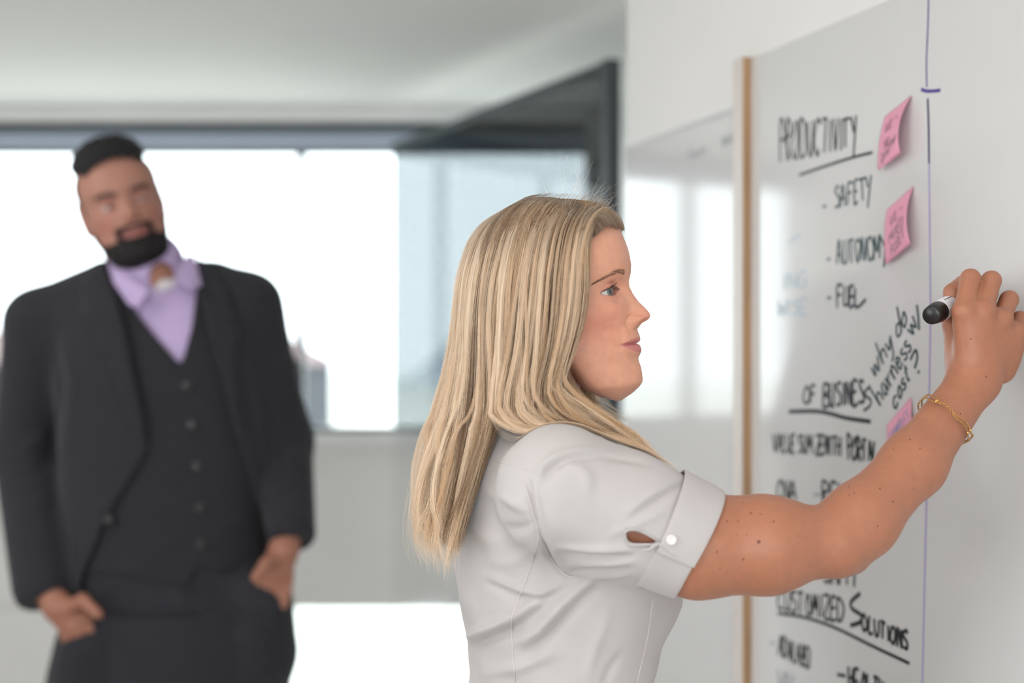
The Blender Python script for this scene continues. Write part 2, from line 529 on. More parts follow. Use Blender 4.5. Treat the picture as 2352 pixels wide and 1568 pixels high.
# ------------------------------------------------------------------ whiteboards
M_board = mat('whiteboard_enamel', (0.70, 0.695, 0.688), 0.07, 1.0, noise=0.012, nscale=2.5)
M_wood = mat('oak_edge', (0.42, 0.25, 0.13), 0.5, noise=0.2, nscale=12, aniso=(12, 12, 0.6))
M_lam = mat('pale_laminate', (0.72, 0.66, 0.61), 0.4)
def ray_board(px, py, out=0.0):
    """point on the board plane (pushed out into the room by out) behind a photo pixel"""
    d = P(px, py, 1.0) - np.array([0, 0, CAM_Z]); o = np.array([0, 0, CAM_Z])
    p0 = bw(0, 0, out)
    t = ((p0-o) @ nW)/(d @ nW)
    return o + d*t
BT = 0.012                                     # board face stands this far off the wall
b1 = empty('whiteboard', bw(1.4, 0.72, 0), 'large glossy whiteboard covered in black handwriting that the woman writes on', 'whiteboard')
Y_far = 2.1815
m = MB(); m.obox(bw(-0.2, 0.72, 0.0005), dW*(Y_far+0.2)*math.hypot(1, BS), nW*(BT-0.0005), (0, 0, 1.951-0.72)); m.build('panel', M_board, b1)
L1 = dW*0.03
m = MB(); m.obox(bw(Y_far, 0.72, 0.0005)+dW*0.0005, L1, nW*(BT+0.0135), (0, 0, 1.233)); m.build('edge_strip', M_wood, b1)
m = MB(); m.obox(bw(Y_far, 0.72, BT+0.0142)+dW*0.0003, L1, nW*0.0015, (0, 0, 1.233)); m.build('edge_facing', M_lam, b1)
b2 = empty('whiteboard', bw(2.35, 0.72, 0), 'narrow glossy whiteboard nearest the side window, reflecting the window', 'whiteboard')
m = MB(); m.obox(bw(Y_far, 0.72, 0.0005)+dW*0.034, dW*0.48, nW*(BT-0.0005), (0, 0, 1.879-0.72)); m.build('panel', M_board, b2)
m = MB(); m.obox(bw(Y_far, 1.8795, 0.0005)+dW*0.034, dW*0.48, nW*BT, (0, 0, 0.006)); m.build('edge_strip', mat('light_edge', (0.6, 0.6, 0.6), 0.4), b2)

# handwriting: stroke letters laid along lines on the board
FONT = {
 'A': [[(0,0),(.32,1),(.64,0)],[(.12,.38),(.52,.38)]], 'B': [[(0,0),(.03,1),(.45,.85),(.4,.6),(.05,.52),(.5,.4),(.5,.1),(0,0)]],
 'C': [[(.55,.85),(.3,1),(.05,.7),(0,.3),(.2,0),(.55,.12)]], 'D': [[(0,0),(.02,1),(.4,.9),(.58,.5),(.4,.08),(0,0)]],
 'E': [[(.5,1),(.03,.97),(0,0),(.5,.04)],[(.02,.5),(.4,.52)]], 'F': [[(.52,1),(.03,.95),(0,0)],[(.02,.52),(.4,.55)]],
 'H': [[(0,1),(.02,0)],[(.5,1),(.5,0)],[(.02,.5),(.5,.54)]], 'I': [[(.1,1),(.1,0)]], 'L': [[(.03,1),(0,0),(.45,.06)]],
 'M': [[(0,0),(.08,1),(.35,.35),(.62,1),(.7,0)]], 'N': [[(0,0),(.03,1),(.48,.02),(.52,1)]],
 'O': [[(.3,1),(.05,.75),(.02,.3),(.25,0),(.52,.25),(.55,.7),(.3,1)]], 'P': [[(0,0),(.03,1),(.42,.92),(.48,.65),(.05,.5)]],
 'R': [[(0,0),(.03,1),(.45,.9),(.45,.62),(.05,.5),(.52,0)]], 'S': [[(.5,.9),(.25,1),(.03,.78),(.45,.42),(.4,.08),(.0,.05)]],
 'T': [[(0,.97),(.6,1)],[(.3,1),(.28,0)]], 'U': [[(0,1),(.03,.2),(.25,0),(.46,.2),(.5,1)]], 'V': [[(0,1),(.25,0),(.52,1)]],
 'Y': [[(0,1),(.26,.55)],[(.55,1.05),(.2,-.35)]], 'Z': [[(0,1),(.5,.98),(0,.03),(.55,0)]], '-': [[(.05,.5),(.4,.52)]],
 ',': [[(.1,.1),(0,-.15)]], '.': [[(.05,.05),(.1,0)]], '?': [[(0,.8),(.2,1.05),(.42,.8),(.22,.45),(.2,.3)],[(.18,.06),(.2,0)]],
 '/': [[(0,-.1),(.35,1.25)]], ' ': [], 'w': [[(0,.55),(.13,0),(.28,.45),(.42,0),(.6,.6)]],
 'h': [[(0,1.15),(.03,0),(.08,.4),(.28,.55),(.38,.35),(.4,0)]], 'y': [[(0,.55),(.15,.12),(.36,.5)],[(.4,.6),(.3,-.2),(.05,-.45)]],
 'd': [[(.4,.45),(.15,.5),(.02,.2),(.15,0),(.4,.15),(.45,1.15),(.42,.02)]], 'o': [[(.2,.55),(.02,.3),(.15,0),(.38,.18),(.36,.5),(.18,.55)]],
 'a': [[(.38,.5),(.1,.5),(.02,.12),(.2,0),(.38,.4),(.42,0)]], 'r': [[(0,.55),(.05,0),(.06,.3),(.3,.55)]],
 'n': [[(0,.55),(.05,0),(.06,.3),(.25,.55),(.36,.35),(.38,0)]], 'e': [[(.04,.28),(.38,.33),(.25,.55),(.05,.35),(.12,0),(.4,.1)]],
 's': [[(.32,.5),(.1,.5),(.08,.34),(.32,.18),(.2,0),(0,.06)]], 'c': [[(.38,.45),(.15,.52),(.0,.25),(.15,0),(.4,.08)]],
 't': [[(.15,.95),(.13,.1),(.3,0)],[(0,.6),(.34,.62)]], 'u': [[(0,.55),(.05,.05),(.3,.1),(.36,.55),(.4,0)]], 'l': [[(.08,1.1),(.05,0)]],
 'm': [[(0,.55),(.03,0),(.06,.4),(.2,.55),(.27,0),(.3,.4),(.48,.5),(.52,0)]], 'i': [[(.05,.5),(.08,0)]], 'v': [[(0,.55),(.14,0),(.32,.55)]],
}
FONT['G'] = [[(.55,.85),(.3,1),(.05,.7),(0,.3),(.2,0),(.52,.1),(.52,.42),(.3,.42)]]
FONT['W'] = [[(0,1),(.15,0),(.32,.7),(.48,0),(.66,1)]]
FONT['X'] = [[(0,1),(.5,0)],[(.5,1),(0,0)]]
FONT['f'] = [[(.35,1),(.18,1.05),(.12,.1),(.05,-.2)],[(0,.55),(.3,.57)]]
FONT['p'] = [[(0,.55),(.03,-.4)],[(.03,.45),(.3,.55),(.36,.2),(.05,.05)]]
FONT['K'] = [[(0,1),(.02,0)],[(.5,1),(.05,.45),(.52,0)]]
def ink_mat(name, c): return mat(name, c, 0.35, 0.4)
INK_B = ink_mat('black_marker_ink', (0.012, 0.014, 0.016)); INK_G = ink_mat('dark_teal_marker_ink', (0.008, 0.035, 0.042))
INK_F = ink_mat('faded_marker_ink', (0.30, 0.32, 0.33)); INK_P = ink_mat('purple_marker_ink', (0.09, 0.05, 0.28)); INK_N = ink_mat('navy_marker_ink', (0.02, 0.015, 0.10))
INK_BL = ink_mat('faint_blue_ink', (0.38, 0.47, 0.55)); INK_L = ink_mat('light_purple_ink', (0.36, 0.29, 0.58))
def ribbon(mb, pts3, w, nrm):
    pts3 = np.asarray(pts3); n = len(pts3); v = []; f = []
    for i in range(n):
        t = unit(pts3[min(i+1, n-1)] - pts3[max(i-1, 0)] + 1e-9)
        s = np.cross(nrm, t)*w/2
        v += [pts3[i]-s, pts3[i]+s, pts3[i]+s+nrm*0.0003, pts3[i]-s+nrm*0.0003]
    for i in range(n-1):
        for k in range(4):
            f.append((i*4+k, i*4+(k+1) % 4, (i+1)*4+(k+1) % 4, (i+1)*4+k))
    f += [(3, 2, 1, 0), ((n-1)*4, (n-1)*4+1, (n-1)*4+2, (n-1)*4+3)]
    mb.add(v, f)
def stroke_px(mb, pts, w, out=BT+0.0002, n=None):
    c = smooth_curve(pts, n or max(6, 5*len(pts)))
    ribbon(mb, [ray_board(x, y, out) for x, y in c], w, nW)
def write(text, p0, p1, h0, h1, w, ink, parent, up=None, jit=0.04, name='handwritten_line'):
    """text along the photo line p0-p1; letter heights h0..h1 in pixels; up: letter upright direction"""
    p0 = np.asarray(p0, float); p1 = np.asarray(p1, float); mb = MB()
    adv = [0.42 if c == ' ' else max([q[0] for s in FONT[c] for q in s] + [0.2]) + 0.16 for c in text]
    tot = sum(adv) - 0.16; x = 0; up = np.asarray(up if up is not None else (0, -1), float)
    for c, a in zip(text, adv):
        for s in FONT[c]:
            pts = []
            for (u, v) in s:
                fr = (x+u)/tot; h = h0 + (h1-h0)*fr
                pts.append(p0 + (p1-p0)*fr + up*h*v + rng.normal(0, jit, 2)*h*0.6)
            stroke_px(mb, pts, w)
        x += a
    return mb.build(name, ink, parent)

write('PRODUCTIVITY', (1792, 372), (1968, 337), 92, 68, 0.0042, INK_B, b1)
m = MB(); stroke_px(m, [(1836, 402), (1900, 380), (1960, 361), (2004, 350)], 0.004); m.build('underline', INK_B, b1)
write('-', (1889, 497), (1897, 495), 44, 44, 0.0034, INK_G, b1, name='dash_mark')
write('SAFETY', (1918, 480), (2001, 456), 50, 52, 0.0034, INK_G, b1)
write('-', (1899, 622), (1908, 621), 50, 50, 0.0034, INK_G, b1, name='dash_mark')
write('AUTONOMY', (1920, 607), (2036, 594), 55, 54, 0.0034, INK_G, b1)
write('-', (1899, 712), (1909, 711), 55, 55, 0.004, INK_B, b1, name='dash_mark')
write('FUE', (1924, 706), (1962, 702), 52, 44, 0.0045, INK_B, b1)
m = MB(); stroke_px(m, [(1964, 662), (1964, 700), (1972, 704), (1989, 687)], 0.005); m.build('handwritten_letter', INK_B, b1)
up = np.array([-0.42, -0.9])
write('why', (2008, 868), (2052, 797), 46, 46, 0.0034, INK_G, b1, up=(-0.3, -0.95), jit=0.02)
write('do', (2062, 778), (2083, 742), 52, 52, 0.0034, INK_G, b1, up=(-0.2, -0.98), jit=0.02)
write('harness', (2022, 932), (2094, 800), 44, 44, 0.0034, INK_G, b1, up=(-0.5, -0.86), jit=0.02)
write('w', (2096, 772), (2108, 742), 34, 34, 0.0034, INK_G, b1, up=(-0.6, -0.8), jit=0.02)
m = MB(); stroke_px(m, [(2106, 700), (2109, 725), (2111, 758)], 0.004); m.build('handwritten_slash', INK_G, b1)
write('cost', (2056, 942), (2090, 868), 44, 40, 0.0034, INK_G, b1, up=(-0.25, -0.96), jit=0.02)
m = MB(); stroke_px(m, [(2091, 826), (2103, 804), (2107, 822), (2101, 846)], 0.004); stroke_px(m, [(2110, 850), (2110, 858)], 0.004); m.build('question_mark', INK_G, b1)
write('OF', (1846, 930), (1874, 926), 42, 42, 0.0045, INK_B, b1)
write('BUSINES', (1892, 937), (1984, 926), 56, 52, 0.005, INK_B, b1)
m = MB(); stroke_px(m, [(1999, 886), (1987, 900), (1990, 910), (2000, 918), (1998, 932), (1984, 943)], 0.004); m.build('handwritten_letter', INK_B, b1)
m = MB(); stroke_px(m, [(1812, 945), (1870, 944), (1905, 949), (1945, 960), (2000, 968)], 0.006); m.build('underline', INK_B, b1)
write('VALUE SUM ZENITH', (1776, 1036), (1930, 1047), 40, 46, 0.004, INK_B, b1)
write('PORTAL', (1948, 1056), (2013, 1060), 58, 44, 0.0045, INK_B, b1)
write('CNA', (1784, 1146), (1829, 1150), 44, 44, 0.0045, INK_B, b1)
write('-', (1866, 1159), (1884, 1159), 46, 46, 0.004, INK_F, b1, name='dash_mark')
write('REVIEW', (1890, 1156), (1990, 1168), 50, 50, 0.0045, INK_B, b1)
write('SAPPI', (1892, 1338), (1966, 1346), 50, 50, 0.0045, INK_B, b1)
write('CUSTOMIZED', (1786, 1398), (1937, 1428), 46, 54, 0.0045, INK_B, b1)
m = MB(); stroke_px(m, [(1976, 1362), (1955, 1382), (1958, 1398), (1978, 1412), (1976, 1428), (1953, 1436)], 0.006); m.build('handwritten_letter', INK_B, b1)
write('OLUTIONS', (1980, 1446), (2085, 1494), 38, 42, 0.005, INK_B, b1)
m = MB(); stroke_px(m, [(1786, 1408), (1850, 1418), (1920, 1442), (2010, 1486), (2089, 1523)], 0.0045); m.build('underline', INK_B, b1)
write('-', (1768, 1496), (1780, 1498), 40, 40, 0.004, INK_F, b1, name='dash_mark')
write('ADVLABD', (1788, 1504), (1860, 1536), 46, 46, 0.004, INK_B, b1)
write('-', (1923, 1576), (1942, 1580), 54, 54, 0.005, INK_B, b1, name='dash_mark')
write('HEALTH', (1950, 1584), (2030, 1616), 54, 54, 0.005, INK_B, b1)
write('VAL', (1786, 1582), (1830, 1598), 46, 46, 0.004, INK_F, b1)
write('ING', (1800, 664), (1852, 656), 34, 34, 0.003, INK_BL, b1)
write('WISE', (1786, 724), (1852, 722), 34, 34, 0.003, INK_BL, b1)
m = MB(); stroke_px(m, [(1812, 556), (1838, 538)], 0.003); m.build('faint_mark', INK_BL, b1)
m = MB(); stroke_px(m, [(2133, -60), (2132, 40), (2128, 140), (2129, 200)], 0.0022); m.build('ruled_line', INK_P, b1)
m = MB(); stroke_px(m, [(2116, 205), (2128, 209), (2144, 209), (2160, 207)], 0.0042); m.build('tick_mark', INK_P, b1)
m = MB(); stroke_px(m, [(2131, 226), (2133, 290), (2134, 375)], 0.0032); m.build('ruled_line', INK_N, b1)
m = MB(); stroke_px(m, [(2134, 375), (2137, 700), (2134, 915), (2128, 1150), (2118, 1600)], 0.0026); m.build('ruled_line', INK_L, b1)
write('lain', (1582, 366), (1618, 352), 22, 22, 0.004, INK_F, b2)
write('sol', (1658, 334), (1700, 318), 26, 26, 0.004, INK_F, b2)

# sticky notes
M_pink = mat('pink_paper', (0.83, 0.38, 0.50), 0.7, 0.2, noise=0.02, nscale=40)
INK_PEN = ink_mat('grey_pen_ink', (0.20, 0.10, 0.14)); INK_PENB = ink_mat('blue_pen_ink', (0.20, 0.22, 0.42))
def sticky(label, TL, TR, BR, BL, bulge, lifts, marks, ink):
    n = 14; q = [[None]*n for _ in range(n)]
    tl, tr = ray_board(*TL, BT+0.0008), ray_board(*TR, BT+0.0008)
    br, blp = ray_board(*BR, BT+lifts[0]), ray_board(*BL, BT+lifts[1])
    for j in range(n):
        v = j/(n-1)
        for i in range(n):
            u = i/(n-1)
            p = (1-v)*((1-u)*tl+u*tr) + v*((1-u)*blp+u*br)
            p = p + nW*bulge*4*v*(1-v)*(0.35+0.65*u)
            q[j][i] = p
    verts = [p for r in q for p in r]; faces = []
    for j in range(n-1):
        for i in range(n-1):
            faces.append((j*n+i, (j+1)*n+i, (j+1)*n+i+1, j*n+i+1))
    ctr = np.mean(verts, 0)
    e = empty('sticky_note', tl, label, 'sticky note')
    o = build('paper', verts, faces, M_pink, e)
    sm = o.modifiers.new('thickness', 'SOLIDIFY'); sm.thickness = 0.0004; sm.offset = 0
    mb = MB()
    g = np.array(q)
    def at(u, v):
        i = min(int(u*(n-1)), n-2); j = min(int(v*(n-1)), n-2); a = u*(n-1)-i; b = v*(n-1)-j
        p = (1-b)*((1-a)*g[j, i]+a*g[j, i+1])+b*((1-a)*g[j+1, i]+a*g[j+1, i+1])
        nn = unit(np.cross(g[j, i+1]-g[j, i], g[j+1, i]-g[j, i]));
        if nn @ nW < 0: nn = -nn
        return p+nn*0.0005, nn
    for text, (u0, v0), (u1, v1), hgt in marks:
        adv = [0.3 if c == ' ' else max([k[0] for s in FONT[c] for k in s]+[0.2])+0.16 for c in text]; tot = sum(adv); x = 0
        for c, a in zip(text, adv):
            for s in FONT[c]:
                pts = [(u0+(u1-u0)*(x+k[0])/tot, v0+(v1-v0)*(x+k[0])/tot-hgt*k[1]) for k in s]
                cc = smooth_curve(pts, max(5, 4*len(pts)))
                pp = [at(min(max(a_, 0.01), .99), min(max(b_, .01), .99)) for a_, b_ in cc]
                ribbon(mb, [z[0] for z in pp], 0.0011, pp[0][1])
            x += a
    mb.build('handwriting', ink, e)
    return e
sticky('pink sticky note beside PRODUCTIVITY, topmost of the three', (2032, 268), (2094, 219), (2068, 352), (2017, 392), 0.010, (0.016, 0.010),
       [('VL-', (.25, .42), (.85, .38), .2), ('SIC', (.3, .72), (.6, .70), .14), ('Drafter', (.2, .93), (.95, .72), .15)], INK_PEN)
sticky('pink sticky note between SAFETY and AUTONOMY', (2037, 482), (2098, 427), (2091, 560), (2034, 608), 0.008, (0.012, 0.006),
       [('VL-', (.25, .42), (.85, .38), .2), ('MIXED', (.25, .72), (.9, .62), .17), ('FLEET', (.3, .94), (.9, .82), .15)], INK_PEN)
sticky('pink sticky note half hidden behind the raised forearm', (2037, 976), (2093, 912), (2110, 1050), (2044, 1110), 0.004, (0.006, 0.004),
       [('SAMPLES', (.1, .42), (.95, .36), .22), ('only', (.3, .7), (.9, .66), .2)], INK_PENB)

# ------------------------------------------------------------------ a head with a face (grid of rings, shaped by a profile)
# facial profile, photo pixels, hairline to under the chin
PROFILE_PX = [(1388,496),(1404,506),(1419,521),(1434.5,550),(1445,582),(1449.5,606),(1448.5,625),(1444.5,644),(1446,658),(1455,676),(1467,693),(1482,707),
              (1492,719),(1493.5,727),(1488.5,734),(1476,741),(1465,748),(1463.5,754),(1466,763),(1470.5,772),(1471,780),(1466,788.5),
              (1471,796),(1473.5,804),(1471,812),(1465,822),(1467,835),(1474,848),(1479,860),(1479.5,870),(1475,884),(1462,897)]
def head_frame(yaw_dir, pitch, roll=0.0):
    """columns: person's right, forward, up"""
    f = np.array([yaw_dir[0]*math.cos(pitch), yaw_dir[1]*math.cos(pitch), math.sin(pitch)]); f = unit(f)
    r = unit(np.cross(f, [0, 0, 1.0])); u = np.cross(r, f)
    r2 = r*math.cos(roll) + u*math.sin(roll); u2 = np.cross(r2, f)
    return r2, f, u2
HO = P(1266, 668, 1.52)
_psi = math.radians(13)
HR, HF, HU = head_frame((math.cos(_psi), -math.sin(_psi)), math.radians(5))
def on_plane(px, py, off=0.0):
    d = P(px, py, 1.0) - np.array(CAMV); o = np.array(CAMV)
    t = ((HO+HR*off-o) @ HR)/(d @ HR)
    q = o+d*t-HO
    return np.array([q @ HR, q @ HF, q @ HU])
_pr = np.array([on_plane(x, y)[1:] for x, y in PROFILE_PX])*1000.0     # (forward, up) in mm
_pz = _pr[::-1, 1]; _py = _pr[::-1, 0]
def prof(z): return np.interp(z, _pz, _py)
Z_ST = np.interp(788.5, [p[1] for p in PROFILE_PX][::1], _pr[:, 1])      # mouth line height
NASION = _pr[7]; SUBN = _pr[17]; TIPN = _pr[13]
_bz = np.array([_pz[0]-9, _pz[0]-3, _pz[0]+8, -83, -73, Z_ST, SUBN[1]+0, -20, NASION[1]-2, NASION[1]+14, 35, 50, 62, 70, 80, 88, 93, 95.5])
_by = np.array([prof(_pz[0])-19, prof(_pz[0])-5, prof(_pz[0]+8), prof(-83), prof(-73)-1, prof(-73)-0.5, SUBN[0]-2.5, SUBN[0]-1.5, NASION[0]-3, prof(NASION[1]+14)-.5,
                prof(35), prof(50), prof(60), 63, 50, 34, 18, 2])
def face_front(z):
    k = 0
    for w, dz in ((.15, -4), (.2, -2), (.3, 0), (.2, 2), (.15, 4)): k = k + w*np.interp(z+dz, _bz, _by)
    return k
ZT, ZB = 95.5, _bz[0]

def head_mesh(male=False, nt=300, nz=330):
    z = np.concatenate([np.linspace(ZB+0.2, 70, int(nz*.84)), ZT-(ZT-70)*np.linspace(0.985, 0, int(nz*.16))**2])
    W = np.interp(z, [ZB, ZB+4, ZB+14, -85, -70, -50, -30, -10, 10, 30, 50, 65, 78, 87, 93, ZT], [8, 20, 36, 47, 55, 61.5, 66.5, 69.5, 71, 71.5, 66, 56.5, 44, 31, 17, 0.5])
    if male: W = np.interp(z, [ZB, ZB+4, ZB+14, -85, -70, -50, -30, -10, 10, 30, 50, 65, 78, 87, 93, ZT], [12, 30, 46, 55, 62, 67, 69.5, 71, 72, 74, 72.5, 66, 55, 41, 22, 0.5])
    yb = np.interp(z, [ZB, ZB+6, ZB+16, -78, -62, -48, -34, -15, 15, 45, 65, 80, 90, ZT], [60, 42, 26, 8, -18, -48, -68, -78, -82, -79, -68, -50, -28, -1])
    yw = np.interp(z, [ZB, ZB+14, -78, -50, -20, 20, 60, ZT], [62, 48, 28, 6, -2, -10, -10, 0])
    ker = np.hanning(17); ker /= ker.sum(); sm_ = lambda a: np.convolve(np.pad(a, 8, mode='reflect', reflect_type='odd'), ker, 'valid')
    kb = (z < 60)
    W = np.where(kb, sm_(W), W); yb = np.where(kb, sm_(yb), yb); yw = np.where(kb, sm_(yw), yw)
    yf = face_front(z)
    if male: yf = yf + np.interp(z, [-110, -90, -60, 10, 24, 40, 70, 95], [0, 2, 1, 0, 3, 0, 0, 0])
    nF = np.interp(z, [ZB, -90, -70, -50, -25, 5, 30, 60, ZT], [1.9, 1.75, 1.66, 1.72, 1.95, 2.12, 2.25, 2.2, 2.0])
    a = np.linspace(-1, 1, nt, endpoint=False)
    t = np.pi*np.sign(a)*np.abs(a)**1.25
    T, Z = np.meshgrid(t, z); Wm = W[:, None]; n_ = nF[:, None]
    c, s = np.cos(T), np.sin(T)
    ex = np.where(c > 0, 2/n_, 1.0)
    X = Wm*np.sign(s)*np.abs(s)**np.where(c > 0, 2/n_, 1.0)
    Yv = yw[:, None] + np.where(c > 0, (yf-yw)[:, None], (yw-yb)[:, None])*np.sign(c)*np.abs(c)**ex
    X = X.copy(); ax = np.abs(X)
    fw = np.clip((c-0.05)/0.25, 0, 1); fw = fw*fw*(3-2*fw)
    g = lambda x0, z0, sx, sz: np.exp(-((ax-x0)/sx)**2-((Z-z0)/sz)**2)
    D = np.zeros_like(X)
    # midline detail beyond the base: nose and lips
    mid = prof(z)-face_front(z); mid = np.where((z > ZB+14) & (z < 30), mid, 0)
    zn = np.clip((NASION[1]-Z)/(NASION[1]-SUBN[1]), 0, 1)
    sx = 5.5 + 9.0*zn**1.2; pw = 1.9 + 0.9*zn
    sst = lambda x, a, b: (lambda k: k*k*(3-2*k))(np.clip((x-a)/(b-a), 0, 1))
    wN = sst(z, SUBN[1]-3.0, SUBN[1]+2.5)
    nose = (np.maximum(mid, 0)*wN)[:, None]*np.exp(-(ax/sx)**pw)
    D += nose*(1.0 if not male else 1.12)
    dw = np.hypot((ax-12.2)/6.6, (Z-(SUBN[1]+6.2))/7.4)
    D += 4.6*np.clip(1-dw**2, 0, 1)**0.7                                             # nostril wing
    ang = np.clip(((ax-12.2)*0.8+(Z-(SUBN[1]+6.2))*0.75)/6.0+0.35, 0, 1)
    D -= 2.3*np.exp(-((dw-1.12)/0.20)**2)*ang                                        # crease around it
    D -= 11.0*np.exp(-((ax-6.4)/2.7)**2-((Z-(SUBN[1]+6.3))/2.0)**2)                   # nostril
    # lips: profile relief shrinking toward the corners
    HWm = 27.5
    env = np.sqrt(np.clip(1-(ax/HWm)**2, 0, 1)); bow = 0.0
    Zc = Z_ST - 0.7*(ax/HWm)**2 + 0.4*np.exp(-(ax/4)**2)
    zz = Z_ST + (Z-Zc)/np.maximum(env**0.8, .12)
    lipm = np.interp(np.clip(zz, -90, SUBN[1]-2.0), z, mid)
    wmix = np.clip(env*1.3, 0, 1)
    D += lipm*wmix*0.95*(1-sst(Z, SUBN[1]-3.0, SUBN[1]+2.5))*sst(Z, -92, -80)
    D -= 2.5*np.exp(-((Z-Zc)/1.1)**2)*np.clip(1.12-(ax/(HWm+2.5))**4, 0, 1)*(ax < HWm+3.5)   # mouth line
    D -= 2.0*g(HWm+2, Z_ST-2.0, 3.5, 4)                                                # mouth corner
    D += 1.2*np.exp(-((ax-(21+ (SUBN[1]-Z)*.32))/4.5)**2)*np.exp(-((Z-(Z_ST+8))/10)**2)   # fold beside the mouth
    D -= 0.8*np.exp(-(ax/3.2)**2)*np.exp(-((Z-(SUBN[1]-7))/4)**2)                     # philtrum
    # orbit, brow, cheeks
    EX, EZ = 31.5, -9.2
    D -= 6.2*g(EX-4, EZ+2, 15, 9.5)
    D -= 2.5*g(16, EZ+1, 6, 9)
    D += (2.6 if male else 1.4)*g(26, EZ+18, 18, 5.5)
    D += 2.2*g(44, EZ-23, 15, 12)
    D -= 1.2*g(45, Z_ST+2, 14, 16)
    D += 1.3*g(0, -92, 14, 9)
    Yv = Yv + D*fw
    X += np.sign(X)*(1.5*g(55, EZ-22, 12, 12)-2.2*g(62, EZ+6, 10, 12))*fw
    ax = np.abs(X)
    # eyes: lids wrap the ball, an almond opening shows it
    EY = NASION[0]-25.0
    rr = np.hypot(ax-EX, (Z-EZ))
    ball = lambda R: EY+np.sqrt(np.clip(R*R-rr*rr, 0, None))
    lid = np.where(rr < 13.2, ball(13.2), -1e3)
    wl = np.clip((13.4-rr)/4.5, 0, 1); wl = wl*wl*(3-2*wl)
    isf = (c > 0.1)
    Yl = np.maximum(Yv, lid)
    Yv = np.where(isf, Yv*(1-wl)+(0.75*Yl+0.25*lid)*wl, Yv)
    u = (ax-EX)/15.3
    opn = 5.2 if not male else 2.2
    up_l = EZ+0.6+opn*np.clip(1-np.abs(u-.0)**2.2, 0, 1)-0.2*u
    lo_l = EZ+0.3-3.9*np.clip(1-np.abs(u)**2.0, 0, 1)-0.2*u
    tilt = -1.9 if not male else 1.0
    up_l += tilt*u; lo_l += tilt*u
    inside = (np.abs(u) < 1) & (Z < up_l) & (Z > lo_l) & isf
    rim = np.exp(-((Z-up_l)/1.0)**2)*(np.abs(u) < 1.02)*(Z >= up_l)
    Yv = Yv + np.where(isf, 0.9*rim, 0)
    Yv = Yv - np.where(isf, 1.3*np.exp(-((Z-up_l-3.6-0.3*u)/1.1)**2)*np.clip(1.1-u*u, 0, 1), 0)     # lid crease
    Yv = Yv - np.where(isf, 0.7*np.exp(-((Z-lo_l+5.5)/1.6)**2)*np.clip(1.1-u*u, 0, 1), 0)
    Yv = np.where(inside, np.minimum(Yv, EY+np.sqrt(np.clip(9.5**2-rr*rr, 0, None))), Yv)
    # colours that the skin itself has
    skin = np.array([0.68, 0.335, 0.222]) if not male else np.array([0.42, 0.205, 0.15])
    C = np.ones(X.shape+(3,))*skin
    blush = (np.exp(-((ax-48)/22)**2-((Z+42)/22)**2)+.8*np.exp(-(ax/12)**2-((Z-TIPN[1])/9)**2))*isf
    C = C*(1-0.15*blush[..., None]*np.array([0.05, 1.0, 0.9]))
    lipc = np.array([0.56, 0.20, 0.185]) if not male else np.array([0.30, 0.11, 0.10])
    li = (ax < HWm)*isf*np.clip(1.2-np.abs(zz-(Z_ST-3.5))/11.5, 0, 1)
    up_edge = Z_ST+7.0*env**1.05-0.9*np.exp(-(ax/3)**2); dn_edge = Z_ST-10.2*env**.95
    li = np.clip((up_edge-Z)/1.2, 0, 1)*np.clip((Z-dn_edge)/1.6, 0, 1)*(ax < HWm)*isf
    C = C*(1-li[..., None])+lipc*li[..., None]
    lidc = np.exp(-(rr/14)**2)*isf*0.35
    C = C*(1-lidc[..., None]*np.array([0.2, 0.5, 0.45]))
    rims = np.exp(-((Z-lo_l)/0.9)**2)*(np.abs(u) < 1.03)*isf*.5
    C = C*(1-rims[..., None])+np.array([.42, .16, .14])*rims[..., None]
    if not male:
        sc_ = np.maximum(sst(Z, 66, 70), sst(-Yv, -34, -24)*sst(Z, -30, -15))
        C = C*(1-sc_[..., None])+np.array([0.20, 0.125, 0.065])*sc_[..., None]
    if not male:
        ln = np.exp(-((Z-up_l-0.3)/0.75)**2)*(np.abs(u) < 1.05)*isf*.85
        C = C*(1-ln[..., None])+np.array([.06, .03, .022])*ln[..., None]
    V = np.stack([X, Yv, Z], -1)/1000.0
    nzr, ntr = X.shape
    i = np.arange(nzr-1)[:, None]*ntr; j = np.arange(ntr)[None]; j2 = (j+1) % ntr
    F = np.stack([i+j, i+ntr+j, i+ntr+j2, i+j2], -1).reshape(-1, 4)
    V = V.reshape(-1, 3); C = C.reshape(-1, 3)
    k_ = np.clip(1.6-np.hypot(V[:, 0]*1000/22, (V[:, 2]*1000-SUBN[1]-2)/10), 0, 1)*(V[:, 1] > 0.04)*0.8
    for _ in range(4): V = V+k_[:, None]*(relax(V, F, 1, 1.0)-V)
    info = dict(EX=EX/1000, EY=EY/1000, EZ=EZ/1000, opn=opn, shape=(nzr, ntr))
    return V, F, C, info

def place(V, O, R, F, U, sc=1.0):
    return O + sc*(V[:, :1]*R + V[:, 1:2]*F + V[:, 2:3]*U)

M_skin = mat('fair_skin', (0.6, 0.35, 0.25), 0.42, 0.5, attr='Col', noise=0.05, nscale=120, sss=0.12, bump=0.12, bscale=900)
M_skin_m = mat('tanned_skin', (0.45, 0.24, 0.18), 0.5, 0.4, attr='Col', noise=0.05, nscale=60, sss=0.05)
M_eye = mat('eye_white', (0.58, 0.53, 0.51), 0.12, 0.6)
M_iris = mat('grey_green_iris', (0.13, 0.16, 0.15), 0.15, 0.6, noise=0.5, nscale=700)
M_pupil = mat('pupil', (0.004, 0.004, 0.004), 0.08, 0.8)
M_lash = mat('dark_lash', (0.02, 0.013, 0.01), 0.5)

